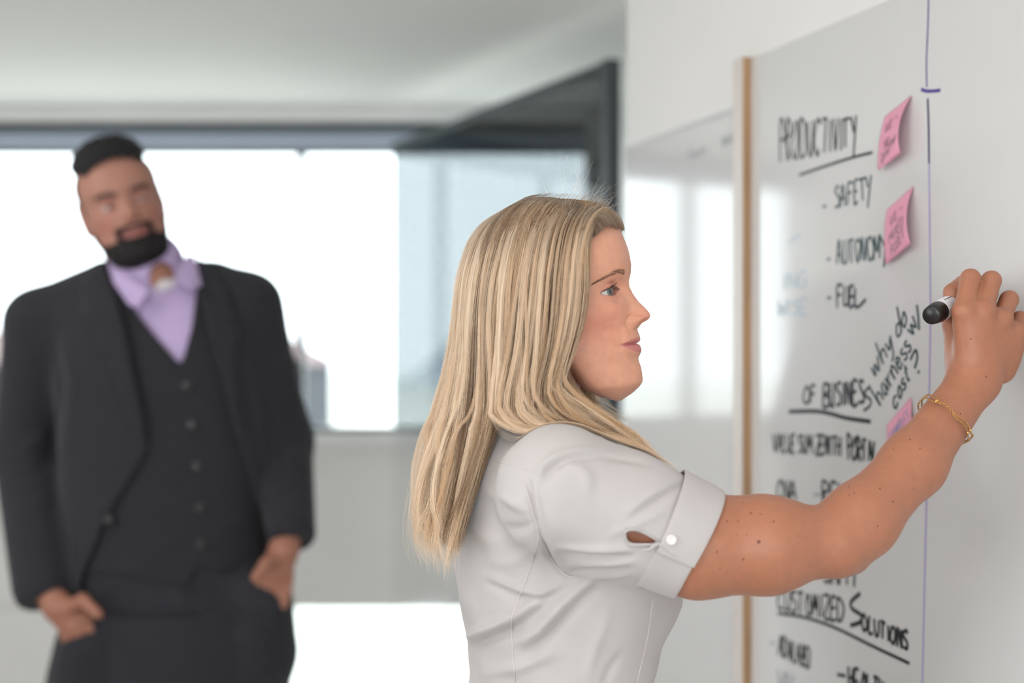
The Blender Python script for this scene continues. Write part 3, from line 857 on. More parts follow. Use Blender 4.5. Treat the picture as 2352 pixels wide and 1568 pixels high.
def eyes(parent, O, R, F, U, info, gaze, sc=1.0):
    for sgn in (1, -1):
        c = O + sc*(sgn*info['EX']*R + info['EY']*F + info['EZ']*U)
        g = unit(gaze[0]*R+gaze[1]*F+gaze[2]*U)
        m = MB(); m.lathe(c-g*0.0119*sc, g, [(0.0119*sc-0.0119*sc*math.cos(k), 0.0119*sc*math.sin(k)) for k in np.linspace(0.02, math.pi-0.47, 18)] , 32)
        e = m.build('eyeball', M_eye, parent, True)
        rim = 0.0119*math.sin(0.51); base = 0.0119*math.cos(0.51)
        m = MB(); m.lathe(c+g*(base-0.0006)*sc, g, [(0, rim*sc), (0.0008*sc, rim*0.96*sc), (0.0011*sc, 0.0022*sc)], 28); m.build('iris', M_iris, e, True)
        m = MB(); m.lathe(c+g*(base+0.0004)*sc, g, [(0, 0.0022*sc), (0.0004*sc, 0.0020*sc), (0.0005*sc, 0.0005*sc)], 20); m.build('pupil', M_pupil, e, True)

def lashes(parent, O, R, F, U, info, V, sc=1.0):
    """curved upper lashes and short lower ones, along the edge of each lid"""
    for sgn in (1, -1):
        m = MB()
        for up, n, L in ((1, 40, 0.0068), (0, 2, 0.0005)):
            for k in range(n):
                u = -0.85+1.75*k/(n-1)+random.uniform(-.02, .02)
                x = info['EX']*1000+15.3*u
                z = info['EZ']*1000-2.1*u+((0.6+info['opn']*max(0, 1-abs(u)**2.2)) if up else (0.3-3.9*max(0, 1-u*u)))
                rr = math.hypot(x-31.5, z-info['EZ']*1000); y = info['EY']*1000+math.sqrt(max(13.4**2-rr*rr, 0))
                p0 = np.array([sgn*x, y, z])/1000
                dirv = unit(np.array([sgn*(u*0.65+0.12), 1.0, 0.1 if up else -0.5]))
                l = L*random.uniform(.75, 1.1)*(0.75+0.35*max(0, u))
                pts = [p0+dirv*l*t+np.array([0, 0, (1 if up else -.3)*l*0.55*t*t]) for t in (0, .35, .7, 1)]
                pts = [O+sc*(q[0]*R+q[1]*F+q[2]*U) for q in pts]
                m.tube(pts, [0.00022*sc, .00018*sc, .00012*sc, .00005*sc], 4)
        m.build('eyelashes', M_lash, parent, True)

# ------------------------------------------------------------------ the woman
woman = empty('person', (0.03, 1.55, 0.0), 'blonde woman in a white short-sleeved blouse writing on the whiteboard', 'person')
SKIN = np.array([0.405, 0.165, 0.092])
hv, hf, hc, hinfo = head_mesh()
hw = place(hv, HO, HR, HF, HU)

# arm, hand, neck and trunk in one field
sh = P(1290, 1132, 1.40); cuffc = P(1603, 1252, 1.395); elb = P(1922, 1246, 1.402); mid = P(2098, 1066, 1.452); wri = P(2236, 876, 1.508)
camdir = np.array([0.0, 1.0, 0.0])
K = dict(index=(P(2214, 716, 1.497), P(2229, 640, 1.512), P(2228, 655, 1.545), P(2222, 690, 1.560)),
         middle=(P(2258, 714, 1.498), P(2277, 644, 1.518), P(2272, 668, 1.551), P(2256, 700, 1.560)),
         ring=(P(2300, 732, 1.508), P(2318, 688, 1.530), P(2300, 716, 1.556), P(2280, 740, 1.556)),
         pinky=(P(2332, 762, 1.520), P(2342, 733, 1.538), P(2322, 752, 1.556), P(2303, 770, 1.552)))
THUMB = (P(2204, 838, 1.525), P(2191, 742, 1.540), P(2188, 672, 1.548), P(2210, 648, 1.562))
fa = unit(wri-elb)
nb = unit(np.cross(fa, np.cross(camdir, fa)))           # roughly toward the lens axis
palm_n = unit([0.12, 1.0, 0.12])
def arm_field(p):
    d = cone(p, sh, cuffc, 0.056, 0.0485)
    d = smin(d, cone(p, cuffc, P(1762, 1251, 1.395), 0.0485, 0.0452), 0.02)
    d = smin(d, cone(p, P(1762, 1251, 1.395), elb+np.array([-.012, 0, 0.002]), 0.0452, 0.0325), 0.02)
    d = smin(d, cone(p, elb, P(1975, 1196, 1.415), 0.0325, 0.0345), 0.018)
    d = smin(d, cone(p, P(1975, 1196, 1.415), mid, 0.0345, 0.0305), 0.02)
    d = smin(d, cone(p, mid, wri, 0.0305, 0.0245, palm_n, 1.18), 0.02)
    d = smin(d, cone(p, P(1938, 1284, 1.412), P(1962, 1292, 1.414), 0.0115, 0.009), 0.016)    # point of the elbow
    # hand
    h = None
    for k, r0 in (('index', .0120), ('middle', .0120), ('ring', .0112), ('pinky', .0102)):
        e = cone(p, wri+(K[k][0]-wri)*0.1, K[k][0], 0.0165, r0*1.05)
        h = e if h is None else smin(h, e, 0.014)
    h = smin(h, ellipsoid(p, P(2268, 800, 1.522), (0.034, 0.017, 0.036)), 0.012)
    h = smin(h, cone(p, P(2300, 850, 1.527), P(2330, 775, 1.530), 0.014, 0.012), 0.012)
    h = smin(h, cone(p, wri, P(2222, 800, 1.525), 0.021, 0.016), 0.014)
    h = smin(h, cone(p, THUMB[0], THUMB[1], 0.0145, 0.0118), 0.010)
    d = smin(d, h, 0.016)
    for k, r0 in (('index', .0108), ('middle', .0106), ('ring', .0100), ('pinky', .0088)):
        a, b, c, e = K[k]
        f = chain(p, (a, b, c, e), (r0*1.02, r0*0.98, r0*0.88, r0*0.72), 0.0025)
        f = smin(f, np.linalg.norm(p-(a+np.array([0, -0.0025, 0])), axis=1)-r0*0.92, 0.006)
        d = smin(d, f, 0.0035)
    f = chain(p, (THUMB[1], THUMB[2], THUMB[3]), (.0115, .0098, .0078), 0.003)
    d = smin(d, f, 0.005)
    return d
av, af = surface_nets(arm_field, (0.03, 1.30, 1.20), (0.60, 1.64, 1.63), 0.0018)
av = relax(av, af, 2, 0.4)
nb0 = HO + HF*(-0.022) + HU*(-0.055)
neck_b = np.array([0.012, 1.548, 1.405])
sh_l = np.array([-0.040, 1.71, 1.352])
def trunk_field(p):
    d = cone(p, nb0, neck_b, 0.052, 0.057)
    d = smin(d, cone(p, neck_b+np.array([0, 0, -0.02]), sh+np.array([-.02, .05, -.012]), 0.038, 0.040), 0.03)
    d = smin(d, cone(p, neck_b+np.array([0, 0, -0.02]), sh_l+np.array([.02, -.05, -.012]), 0.038, 0.040), 0.03)
    d = smin(d, ellipsoid(p, (0.045, 1.553, 1.26), (0.072, 0.10, 0.13)), 0.03)
    d = smin(d, ellipsoid(p, (0.047, 1.553, 1.05), (0.065, 0.095, 0.2)), 0.03)
    # left arm, hanging a little forward, and legs
    le = P(1490, 1545, 1.69)+np.array([-.05, .02, .02])
    d = smin(d, chain(p, (sh_l, le, P(1545, 1990, 1.66)), (.040, .034, .025), .02), .015)
    d = smin(d, cone(p, P(1545, 1990, 1.66), P(1555, 2140, 1.66), 0.024, 0.016, (0, 1, 0), 0.8), .02)
    for s in (-1, 1):
        hp = np.array([0.045, 1.553, 0.90])+s*np.array([0.042, -0.085, 0])*0.9
        d = smin(d, chain(p, (hp, hp+np.array([0.01, 0, -.42]), hp+np.array([-.01, 0, -.82])), (.078, .05, .034), .03), .02)
    return d
tv, tf = surface_nets(trunk_field, (-0.22, 1.30, 0.06), (0.34, 1.86, 1.66), 0.006)
tv = relax(tv, tf, 2)
def skin_cols(v):
    n = len(v); return np.ones((n, 3))*SKIN
V = np.concatenate([hw, av, tv]); Fq = np.concatenate([hf, af+len(hw), tf+len(hw)+len(av)])
C = np.concatenate([hc, skin_cols(av), skin_cols(tv)])
build('body', V, Fq, M_skin, woman, True, C)
arm_bvh = bvh_of(av, af)
eyes(woman, HO, HR, HF, HU, hinfo, (0.48, 1.0, 0.02))
lashes(woman, HO, HR, HF, HU, hinfo, hv)
head_bvh = bvh_of(hw, hf)

# moles on the arm
m = MB()
for x, y, r in [(1743,1244,.0019),(1777,1198,.0012),(1725,1179,.0013),(1747,1181,.001),(1670,1197,.001),(1695,1197,.0009),(1706,1153,.0008),(1732,1158,.0008),(1647,1267,.0011),
                (1707,1284,.0012),(1654,1305,.0009),(1593,1291,.0009),(1833,1246,.0008),(1951,1137,.0009),(1962,1132,.001),(1950,1118,.001),(2021,1123,.0012),(2050,1152,.0013),
                (2016,1208,.001),(2100,1102,.0009),(2098,1122,.0008),(2090,1010,.001),(2113,1030,.0011),(2052,1031,.0008),(2206,950,.001),(2197,955,.0008),(2265,865,.001),(2230,778,.0009),(1715,1228,.0007),(1693,1228,.0007)]:
    p, n = hit_px(arm_bvh, x, y)
    if p is None: continue
    m.ball(p, r, 8, 5, (1, .35, 1))
tag(m.build('moles', mat('mole_brown', (0.19, 0.065, 0.04), 0.6), woman, True), kind='stuff')

# eyebrows
def hloc(x, y, z): return HO+x*HR+y*HF+z*HU
for sgn in (1, -1):
    m = MB()
    for k in range(280):
        u = random.random(); x = 0.0180+0.0335*u
        zc = 0.0098+0.0016*math.sin(min(1, u/0.45)*math.pi/2)-0.0108*max(0, u-0.38)/0.62
        z = zc+random.uniform(-1, 1)*0.0026*(1-0.7*u)
        p, n, _, _ = head_bvh.ray_cast(Vector(hloc(sgn*x, 0.16, z)), Vector(-HF))
        if p is None: continue
        p = np.array(p); n = np.array(n)
        if n @ HF < 0: n = -n
        t = unit(sgn*HR*(0.6+0.4*u)+HU*(0.28-0.75*u)); t = unit(t-n*(t @ n))
        L = 0.0068*random.uniform(.6, 1.1)*(0.6+0.4*min(1, u*3))
        m.tube([p-n*.0003, p+t*L*.5+n*.0007, p+t*L+n*.0004], [0.00010, .00010, .00004], 3)
    tag(m.build('eyebrow', mat('brow_hair', (0.27, 0.15, 0.085), 0.6), woman, True), kind='stuff')

# ---- blouse
TB = math.radians(25); bf = np.array([math.cos(TB), math.sin(TB), 0]); br_ = np.array([math.sin(TB), -math.cos(TB), 0])
LZ = np.array([0.90, 0.96, 1.02, 1.08, 1.1455, 1.1867, 1.2335, 1.262, 1.30, 1.36, 1.392, 1.415, 1.437, 1.46])
LCX = np.array([.036, .040, .044, .048, .0520, .0545, .0615, .060, .046, .024, .016, .012, .010, .010])
LAF = np.array([.128, .122, .112, .099, .0905, .0980, .1165, .1175, .112, .098, .086, .072, .058, .048])
LBL = np.array([.182, .174, .160, .142, .1280, .1330, .1430, .1480, .152, .158, .150, .115, .072, .052])
cuff_l = P(1500, 1570, 1.69)+np.array([-.045, .02, .02])
def blouse_field(p):
    z = p[:, 2]
    q = p-np.stack([np.interp(z, LZ, LCX), np.full(len(z), 1.553), z], 1)
    a = np.interp(z, LZ, LAF); b = np.interp(z, LZ, LBL)
    u = q @ bf; w = q @ br_
    d = (np.sqrt((u/a)**2+(w/b)**2)-1)*np.minimum(a, b)
    d = np.maximum(d, np.maximum(z-1.452, 0.90-z))
    s = cone(p, sh+np.array([0, 0, 0.002]), P(1470, 1195, 1.397), 0.0655, 0.0600)
    s = smin(s, cone(p, P(1430, 1178, 1.397), P(1540, 1226, 1.396), 0.0610, 0.0555), 0.01)
    d = smin(d, s, 0.030)
    s2 = cone(p, sh_l, cuff_l, 0.060, 0.052)
    return smin(d, s2, 0.03)
bv, bfc = surface_nets(blouse_field, (-0.22, 1.28, 0.88), (0.36, 1.86, 1.48), 0.0028)
bv = relax(bv, bfc, 3)
bn = vnormals(bv, bfc)
px, py = to_px(bv)
facing = np.clip((-bn[:, 1]-0.02)/0.3, 0, 1)
FOLDS = [  # photo polyline, width px, height mm
 ([(1361,1328),(1294,1387),(1239,1447),(1190,1478)], 13, 5.0), ([(1375,1345),(1310,1404),(1255,1464),(1210,1500)], 12, -4.5),
 ([(1255,1362),(1176,1418),(1097,1452),(1062,1470)], 13, 5.5), ([(1262,1384),(1190,1438),(1110,1474),(1068,1496)], 12, -4.5),
 ([(1294,1340),(1243,1358),(1190,1352),(1120,1322)], 10, 3.2), ([(1290,1356),(1243,1374),(1190,1368),(1120,1338)], 9, -3.0),
 ([(1270,1500),(1200,1530),(1110,1548)], 14, 3.5), ([(1230,1260),(1180,1290),(1120,1290)], 14, 2.2), ([(1215,1170),(1180,1160),(1160,1130)], 10, 2.2),
 ([(1225,1200),(1190,1215),(1150,1205)], 9, -2.0),
 ([(1240,1100),(1246,1072),(1294,1041),(1375,1030)], 9, 3.2), ([(1252,1108),(1262,1082),(1305,1056),(1380,1046)], 8, -3.2),
 ([(1300,1060),(1345,1090),(1350,1130)], 14, 2.0), ([(1380,1046),(1440,1052),(1500,1066)], 8, -2.0),
 ([(1440,1176),(1507,1128),(1566,1100)], 9, 2.6), ([(1450,1190),(1515,1146),(1566,1116)], 8, -2.4), ([(1400,1230),(1470,1200),(1530,1172)], 9, 2.0),
 ([(1280,1255),(1370,1262),(1452,1262)], 9, 3.2), ([(1285,1272),(1370,1278),(1456,1276)], 7, -3.0), ([(1296,1292),(1370,1294),(1452,1288)], 8, 2.8),
 ([(1310,1307),(1380,1308),(1448,1302)], 6, -2.6), ([(1335,1320),(1400,1322),(1444,1318)], 6, 2.2),
 ([(1235,1222),(1262,1280),(1298,1318),(1361,1326)], 7, -5.0), ([(1212,1100),(1222,1160),(1236,1222)], 7, -3.5),
 ([(1247,1216),(1274,1270),(1308,1306),(1361,1316)], 8, 3.5), ([(1226,1100),(1236,1160),(1250,1216)], 8, 2.6),
 ([(1400,1400),(1370,1480),(1340,1568)], 14, 2.2), ([(1430,1500),(1400,1540),(1380,1590)], 10, -2.0), ([(1050,1420),(1080,1500),(1090,1570)], 14, -2.5),
 ([(1120,1130),(1180,1150),(1215,1140)], 12, 1.8), ([(1060,1200),(1130,1240),(1220,1240)], 16, 1.6)]
disp = np.zeros(len(bv))
for pts, w, a in FOLDS:
    c = smooth_curve(pts, 10)
    d, fr = polydist(px, py, c)
    disp += a*0.001*np.exp(-(d/w)**2)*np.sin(np.pi*np.clip(fr*0.94+.03, 0, 1))**0.6
nz_ = np.sin(bv[:, 0]*61+bv[:, 2]*37)*np.sin(bv[:, 1]*53-bv[:, 2]*71)*0.0012
bv = bv+bn*((disp*1.4)*facing+nz_)[:, None]
# sleeve slit above the cuff, and the open cuff end
px, py = to_px(bv); fc = bv[bfc].mean(1); fx, fy = to_px(fc); fn = bn[bfc].mean(1)
slit = in_poly(fx, fy, [(1436,1226),(1444,1218),(1462,1219),(1488,1230),(1512,1246),(1480,1247),(1452,1251),(1441,1246)]) & (fn[:, 1] < -.1)
ax_s = unit(cuffc-P(1470, 1195, 1.397))
inner_end = ((fc-P(1528, 1221, 1.396)) @ ax_s > 0.0) & (fc[:, 0] > 0.11) & (np.linalg.norm(np.cross(fc-cuffc, ax_s), axis=1) < 0.0625)
ax_l = unit(cuff_l-sh_l); endl = ((fc-cuff_l) @ ax_l > 0.02) & (fc[:, 1] > 1.62) & (np.linalg.norm(np.cross(fc-cuff_l, ax_l), axis=1) < 0.06) & False
keep = ~(slit | inner_end | endl)
bv2, bf2, _ = compact(bv, bfc[keep]); bv2 = smooth_rim(bv2, bf2, 5)
M_shirt = mat('white_cotton', (0.49, 0.462, 0.456), 0.75, 0.25, noise=0.012, nscale=60, bump=0.10, bscale=1400, sheen=0.15)
blouse = build('blouse', bv2, bf2, M_shirt, woman, True)
sld = blouse.modifiers.new('cloth', 'SOLIDIFY'); sld.thickness = 0.0012; sld.offset = -1
tag(blouse, 'white short-sleeved blouse with a slit above the cuff')
sb = bvh_of(bv2, bf2)
m = MB()
surf_line(m, sb, [(1113,1052),(1160,1064),(1211,1080)], 0.0006)
surf_line(m, sb, [(1206,1115),(1222,1170),(1236,1222),(1228,1270),(1211,1324),(1190,1380),(1176,1423),(1178,1490),(1184,1565)], 0.0006, n=80)
surf_line(m, sb, [(1236,1226),(1266,1282),(1298,1318),(1330,1326)], 0.0007)
surf_line(m, sb, [(1499,1372),(1487,1462),(1463,1565)], 0.0006)
m.build('seam', mat('seam_thread', (0.62, 0.59, 0.58), 0.8), blouse, True)
# cuff: a band with its overlap, open at the slit
def cuff_band(a0, a1, s0, s1, r0, r1, name, parent, lift=0.0):
    c0 = P(1512, 1212, 1.396); c1 = P(1601, 1252, 1.395); ax = unit(c1-c0); L = np.linalg.norm(c1-c0)
    e1 = unit(np.cross(ax, [0, 1.0, 0])); e1 = e1 if e1[2] > 0 else -e1      # up in the picture
    e2 = np.array([0, -1.0, 0]); e2 = unit(e2-ax*(e2 @ ax))                   # toward the camera
    na, ns = 60, 9; v = []; f = []
    for i in range(ns):
        s = s0+(s1-s0)*i/(ns-1)
        for j in range(na):
            t = a0+(a1-a0)*j/(na-1)
            r = r0+(r1-r0)*s+lift+0.0006*math.sin(5*t+1)*math.sin(3*s)
            wav = 0.0025*math.sin(2*t+0.6)*s
            v.append(c0+ax*(L*s+wav)+r*(math.cos(t)*e1+math.sin(t)*e2))
    for i in range(ns-1):
        for j in range(na-1):
            f.append((i*na+j, i*na+j+1, (i+1)*na+j+1, (i+1)*na+j))
    o = build(name, v, f, M_shirt, parent)
    md = o.modifiers.new('cloth', 'SOLIDIFY'); md.thickness = 0.0022; md.offset = 1
    bvl = o.modifiers.new('soft_edge', 'BEVEL'); bvl.width = 0.0006; bvl.segments = 2
    return o
cuff = cuff_band(-2.15-math.pi*2+math.pi*2, 1.86, 0, 1, 0.0592, 0.0558, 'cuff', blouse, 0.0018)
cuff2 = cuff_band(1.78, math.pi*2-2.10, 0, 0.97, 0.0582, 0.0545, 'cuff', blouse, 0.0)
cb = bvh_of([cuff.matrix_world @ x.co + Vector(woman.location) for x in cuff.data.vertices], [tuple(q.vertices) for q in cuff.data.polygons])
p, n = hit_px(cb, 1541, 1238)
if p is None: p, n = P(1541, 1238, 1.335), np.array([0, -1., 0])
if n[1] > 0: n = -n
m = MB(); m.lathe(p+n*0.0022, n, [(0, .0048), (.0016, .0050), (.0024, .0046), (.0022, .0036), (.0018, .0030), (.0018, 0)], 24)
m.build('button', mat('pearl_button', (0.78, 0.74, 0.72), 0.25, 0.6), blouse, True)
# slit edging and the button loop
m = MB()
for path, r in (([(1434,1222),(1440,1246),(1452,1252),(1478,1250),(1500,1250),(1516,1246)], .0016), ([(1434,1222),(1446,1216),(1466,1217),(1490,1228),(1510,1240)], .0014)):
    surf_line(m, sb, path, r, 0.0004, 30)
m.build('slit_edging', M_shirt, blouse, True)
m = MB()
lp = [P(x, y, 1.331+k*0.001) for k, (x, y) in enumerate([(1476,1262),(1490,1262),(1503,1253),(1513,1250),(1526,1258),(1540,1268),(1556,1275),(1562,1270),(1550,1262),(1534,1254),(1520,1248)])]
m.tube(smooth_curve(lp, 40), 0.0017, 6); m.build('button_loop', M_shirt, blouse, True)
# collar band at the neck
m = MB(); cpts = []
for k in range(40):
    t = 2*math.pi*k/40; cpts.append(neck_b+np.array([0.0, 0, 0.036])+0.060*math.cos(t)*bf+0.062*math.sin(t)*br_+np.array([0, 0, -0.008*math.cos(t)]))
v = []; f = []
for k, c in enumerate(cpts):
    o = unit(c-neck_b-np.array([0, 0, .036])); v += [c+o*0.004-np.array([0, 0, .012]), c+o*0.001+np.array([0, 0, 0.018]), c+o*0.005+np.array([0, 0, 0.019]), c+o*0.016-np.array([0, 0, .012])]
for k in range(40):
    for q in range(3): f.append((k*4+q, k*4+q+1, ((k+1) % 40)*4+q+1, ((k+1) % 40)*4+q))
build('collar', v, f, M_shirt, blouse)
# trousers and shoes
def trouser_field(p):
    z = p[:, 2]; q = p-np.stack([np.full(len(z), .042), np.full(len(z), 1.553), z], 1)
    a = np.interp(z, [.80, .90, .98, 1.05], [.115, .122, .116, .102]); b = np.interp(z, [.80, .90, .98, 1.05], [.165, .175, .166, .148])
    d = (np.sqrt(((q @ bf)/a)**2+((q @ br_)/b)**2)-1)*np.minimum(a, b)
    d = np.maximum(d, np.maximum(z-1.04, 0.80-z))
    for s in (-1, 1):
        hp = np.array([0.045, 1.553, 0.84])+s*np.array([0.042, -0.085, 0])*0.9
        d = smin(d, chain(p, (hp, hp+np.array([0.01, 0, -.38]), hp+np.array([-.005, 0, -.72])), (.09, .068, .06), .03), .03)
    return d
v, f = surface_nets(trouser_field, (-.2, 1.3, 0.02), (.3, 1.8, 1.08), 0.008)
build('trousers', relax(v, f, 2), f, mat('charcoal_cloth', (0.05, 0.05, 0.055), 0.85), woman, True)
for s in (-1, 1):
    hp = np.array([0.045, 1.553, 0.0])+s*np.array([0.042, -0.085, 0])*0.9
    v, f = surface_nets(lambda p: np.maximum(smin(cone(p, hp+bf*-.02+np.array([0, 0, .03]), hp+bf*.15+np.array([0, 0, .018]), .036, .026), cone(p, hp+bf*-.02+np.array([0, 0, .05]), hp+bf*-.02+np.array([0, 0, .1]), .038, .036), .03), -p[:, 2]+0.001), hp+np.array([-.12, -.12, -.012]), hp+np.array([.24, .24, .17]), 0.006)
    build('shoe', v, f, mat('black_leather', (0.02, 0.02, 0.02), 0.35), woman, True)

# bracelet: two fine chains with small links
bc = P(2169, 967, 1.480); fdir = unit(wri-mid)
M_gold = mat('gold', (0.72, 0.42, 0.16), 0.28, 0.5, metal=1.0)
m = MB()
for tw, rr_, ph in ((0.10, .0312, 0.0), (-0.06, .0318, 0.9)):
    e1 = unit(np.cross(fdir, [0, 1.0, 0])); e2 = np.cross(fdir, e1)
    N = 90
    ring = []
    for k in range(N):
        t = 2*math.pi*k/N
        _o = math.cos(t)*e1+0.92*math.sin(t)*e2; ring.append(bc+rr_*_o-fdir*0.013*max(0.0, -_o[1])+fdir*.004+fdir*(tw*0.04*math.cos(t+ph)+0.0012*math.sin(7*t+ph)))
    for k in range(N):
        a = ring[k]; b = ring[(k+1) % N]; t = unit(b-a); nn = unit(a-bc); s = np.cross(t, nn)
        tilt = nn if k % 2 else s
        lk = [(a+b)/2+t*0.0017*math.cos(w)+tilt*0.0010*math.sin(w) for w in np.linspace(0, 2*math.pi, 8, endpoint=False)]
        m.tube(lk, 0.00032, 4, closed=True)
    for k in (10, 32, 50, 70): m.ball(ring[k]+unit(ring[k]-bc)*0.0006, 0.0017, 8, 6)
bo = m.build('bracelet', M_gold, woman, True); tag(bo, 'thin double gold chain bracelet on the forearm')

# marker
mt0 = P(2143, 722, 1.505); tip = ray_board(2256, 664, BT+0.001)
maxis = unit(tip-mt0); ML = np.linalg.norm(tip-mt0)
mk = empty('marker', mt0, 'white dry-erase marker with a black end, held in the woman\'s hand', 'marker')
st = mt0-maxis*0.006
m = MB(); m.lathe(st, maxis, [(0, .0088), (.001, .0098), (.016, .0112), (.022, .0115), (.024, .0112)], 32); m.build('end_plug', mat('black_plastic', (0.012, 0.011, 0.012), 0.3), mk, True)
m = MB(); m.lathe(st+maxis*.0235, maxis, [(0, .0112), (.0008, .0117), (ML-.045, .0112), (ML-.030, .0085), (ML-.022, .0045), (ML-.0215, .001)], 32); m.build('barrel', mat('white_plastic', (0.80, 0.78, 0.80), 0.3), mk, True)
# printed label: lower half wrap with a fine line above
e1 = unit(np.cross(maxis, [0, 0, 1.0])); e2 = np.cross(e1, maxis)
def wrap(t0, t1, d0, d1, name, matl):
    v = []; f = []; n = 16
    for d in (d0, d1):
        for rr_ in (0.01172, 0.01185):
            for k in range(n+1):
                t = t0+(t1-t0)*k/n; v.append(st+maxis*d+rr_*(math.cos(t)*e1+math.sin(t)*e2))
    q = n+1
    for k in range(n): f += [(q+k, q+k+1, 3*q+k+1, 3*q+k), (k, 2*q+k, 2*q+k+1, k+1), (k, k+1, q+k+1, q+k), (2*q+k, 3*q+k, 3*q+k+1, 2*q+k+1)]
    f += [(0, q, 3*q, 2*q), (n, 2*q+n, 3*q+n, q+n)]
    return build(name, v, f, matl, mk)
_c = unit(-mt0+np.array(CAMV)); ct = math.atan2(_c @ e2, _c @ e1)
LB = mat('label_print', (0.03, 0.022, 0.035), 0.35)
wrap(ct-1.5, ct-0.15, .036, .10, 'printed_band', LB); wrap(ct+0.75, ct+0.83, .032, .10, 'printed_line', LB); wrap(ct+2.0, ct+3.4, .036, .10, 'printed_band', LB)
m = MB(); m.lathe(tip-maxis*.023, maxis, [(0, .0030), (.018, .0030), (.0224, .0016), (.0228, .0004)], 16); m.build('nib', INK_B, mk, True)

# ------------------------------------------------------------------ the woman's hair
def hp3(px, py, off):
    q = on_plane(px, py, off/1000.0); return HO+q[0]*HR+q[1]*HF+q[2]*HU
GUIDES = [  # photo pixel and distance from the head's middle plane toward her right side (mm)
 [(1402,468,2),(1374,500,46),(1353,560,66),(1350,640,78),(1342,715,82),(1322,792,83),(1302,842,82),(1318,884,80),(1356,926,78),(1410,968,76),(1462,1006,74),(1506,1060,72)],
 [(1365,456,2),(1322,515,56),(1304,600,76),(1298,700,86),(1284,790,88),(1264,866,87),(1270,920,85),(1315,960,83),(1380,986,80),(1440,1008,78),(1480,1034,76),(1507,1068,74)],
 [(1315,450,2),(1266,515,58),(1244,620,80),(1234,720,90),(1225,810,91),(1210,890,90),(1218,948,90),(1280,982,90),(1362,990,86),(1425,1004,83),(1470,1026,80),(1500,1058,78)],
 [(1268,448,2),(1206,515,54),(1178,620,82),(1166,730,90),(1156,825,91),(1144,898,93),(1146,952,96),(1200,988,98),(1310,992,94),(1400,1003,89),(1456,1022,84),(1492,1050,80)],
 [(1245,449,0),(1168,515,46),(1132,620,70),(1121,730,78),(1122,830,82),(1124,920,90),(1116,990,96),(1098,1055,97),(1076,1130,96),(1056,1195,95),(1044,1248,93),(1040,1292,92)],
 [(1228,452,0),(1135,518,28),(1098,620,48),(1086,730,56),(1078,830,62),(1064,920,72),(1050,1000,82),(1036,1075,88),(1022,1150,88),(1016,1205,86),(1018,1240,84),(1028,1274,82)],
 [(1214,456,0),(1112,524,14),(1073,620,26),(1060,730,30),(1050,830,36),(1031,920,48),(1012,1000,60),(994,1075,66),(980,1145,66),(978,1195,64),(988,1228,62),(1006,1260,60)],
 [(1206,459,-2),(1098,530,0),(1058,630,0),(1046,740,0),(1033,830,4),(1006,920,14),(982,1000,26),(962,1075,32),(952,1140,34),(954,1188,34),(966,1222,34),(990,1250,34)],
]
NPT = 26
def unit_rows(a): return a/np.maximum(np.linalg.norm(a, axis=-1, keepdims=True), 1e-9)
G = []
for g in GUIDES:
    G.append(smooth_curve([hp3(*q) for q in g], NPT))
def mirror(a): return a-2*((a-HO) @ HR)[:, None]*HR
far = []
for k in (6, 5, 4):
    a = mirror(G[k]); a[14:, 0] += 0.0; far.append(a)
for k in (3, 2, 1, 0):
    a = mirror(G[k]).copy(); base = a[15].copy()
    for i in range(16, NPT): a[i] = base+np.array([0.02*(i-15)/10, 0.012, -0.016*(i-15)])
    far.append(a)
G = np.array(G+far)                                        # 8 near, 7 far
NG = len(G)
head_c = HO+HF*(-0.004)+HU*0.006
def guide_at(s, T):
    """points of the hair sheet for parameters s (n,) at all steps"""
    s = np.clip(s, 0, NG-1-1e-6); i = s.astype(int); f = s-i
    fr = f[:, None]*np.ones((1, NPT))
    gap = (i == 3)
    tt = np.linspace(0, 1, NPT)
    k = np.clip((tt-0.40)/0.2, 0, 1); k = k*k*(3-2*k)
    fr[gap] = f[gap][:, None]*(1-k)+np.round(f[gap])[:, None]*k
    return G[i]*(1-fr[..., None])+G[i+1]*fr[..., None]
def push_out(pts, field, gap):
    sh_ = pts.shape; p = pts.reshape(-1, 3).copy()
    for _ in range(2):
        d = field(p); m_ = d < gap
        if not m_.any(): break
        q = p[m_]; e = 0.002; gr = np.stack([field(q+np.eye(3)[a]*e)-field(q-np.eye(3)[a]*e) for a in range(3)], 1)
        gr /= np.maximum(np.linalg.norm(gr, axis=1, keepdims=True), 1e-9)
        p[m_] = q+gr*(gap-d[m_])[:, None]
    return p.reshape(sh_)
Rloc = np.stack([HR, HF, HU])
def skull_field(p): return ellipsoid(p, HO+HF*(-0.006)+HU*0.010, (0.0745, 0.080, 0.0875), Rloc)
def body_field(p): return np.minimum(blouse_field(p), skull_field(p))
tt = np.linspace(0, 1, NPT)
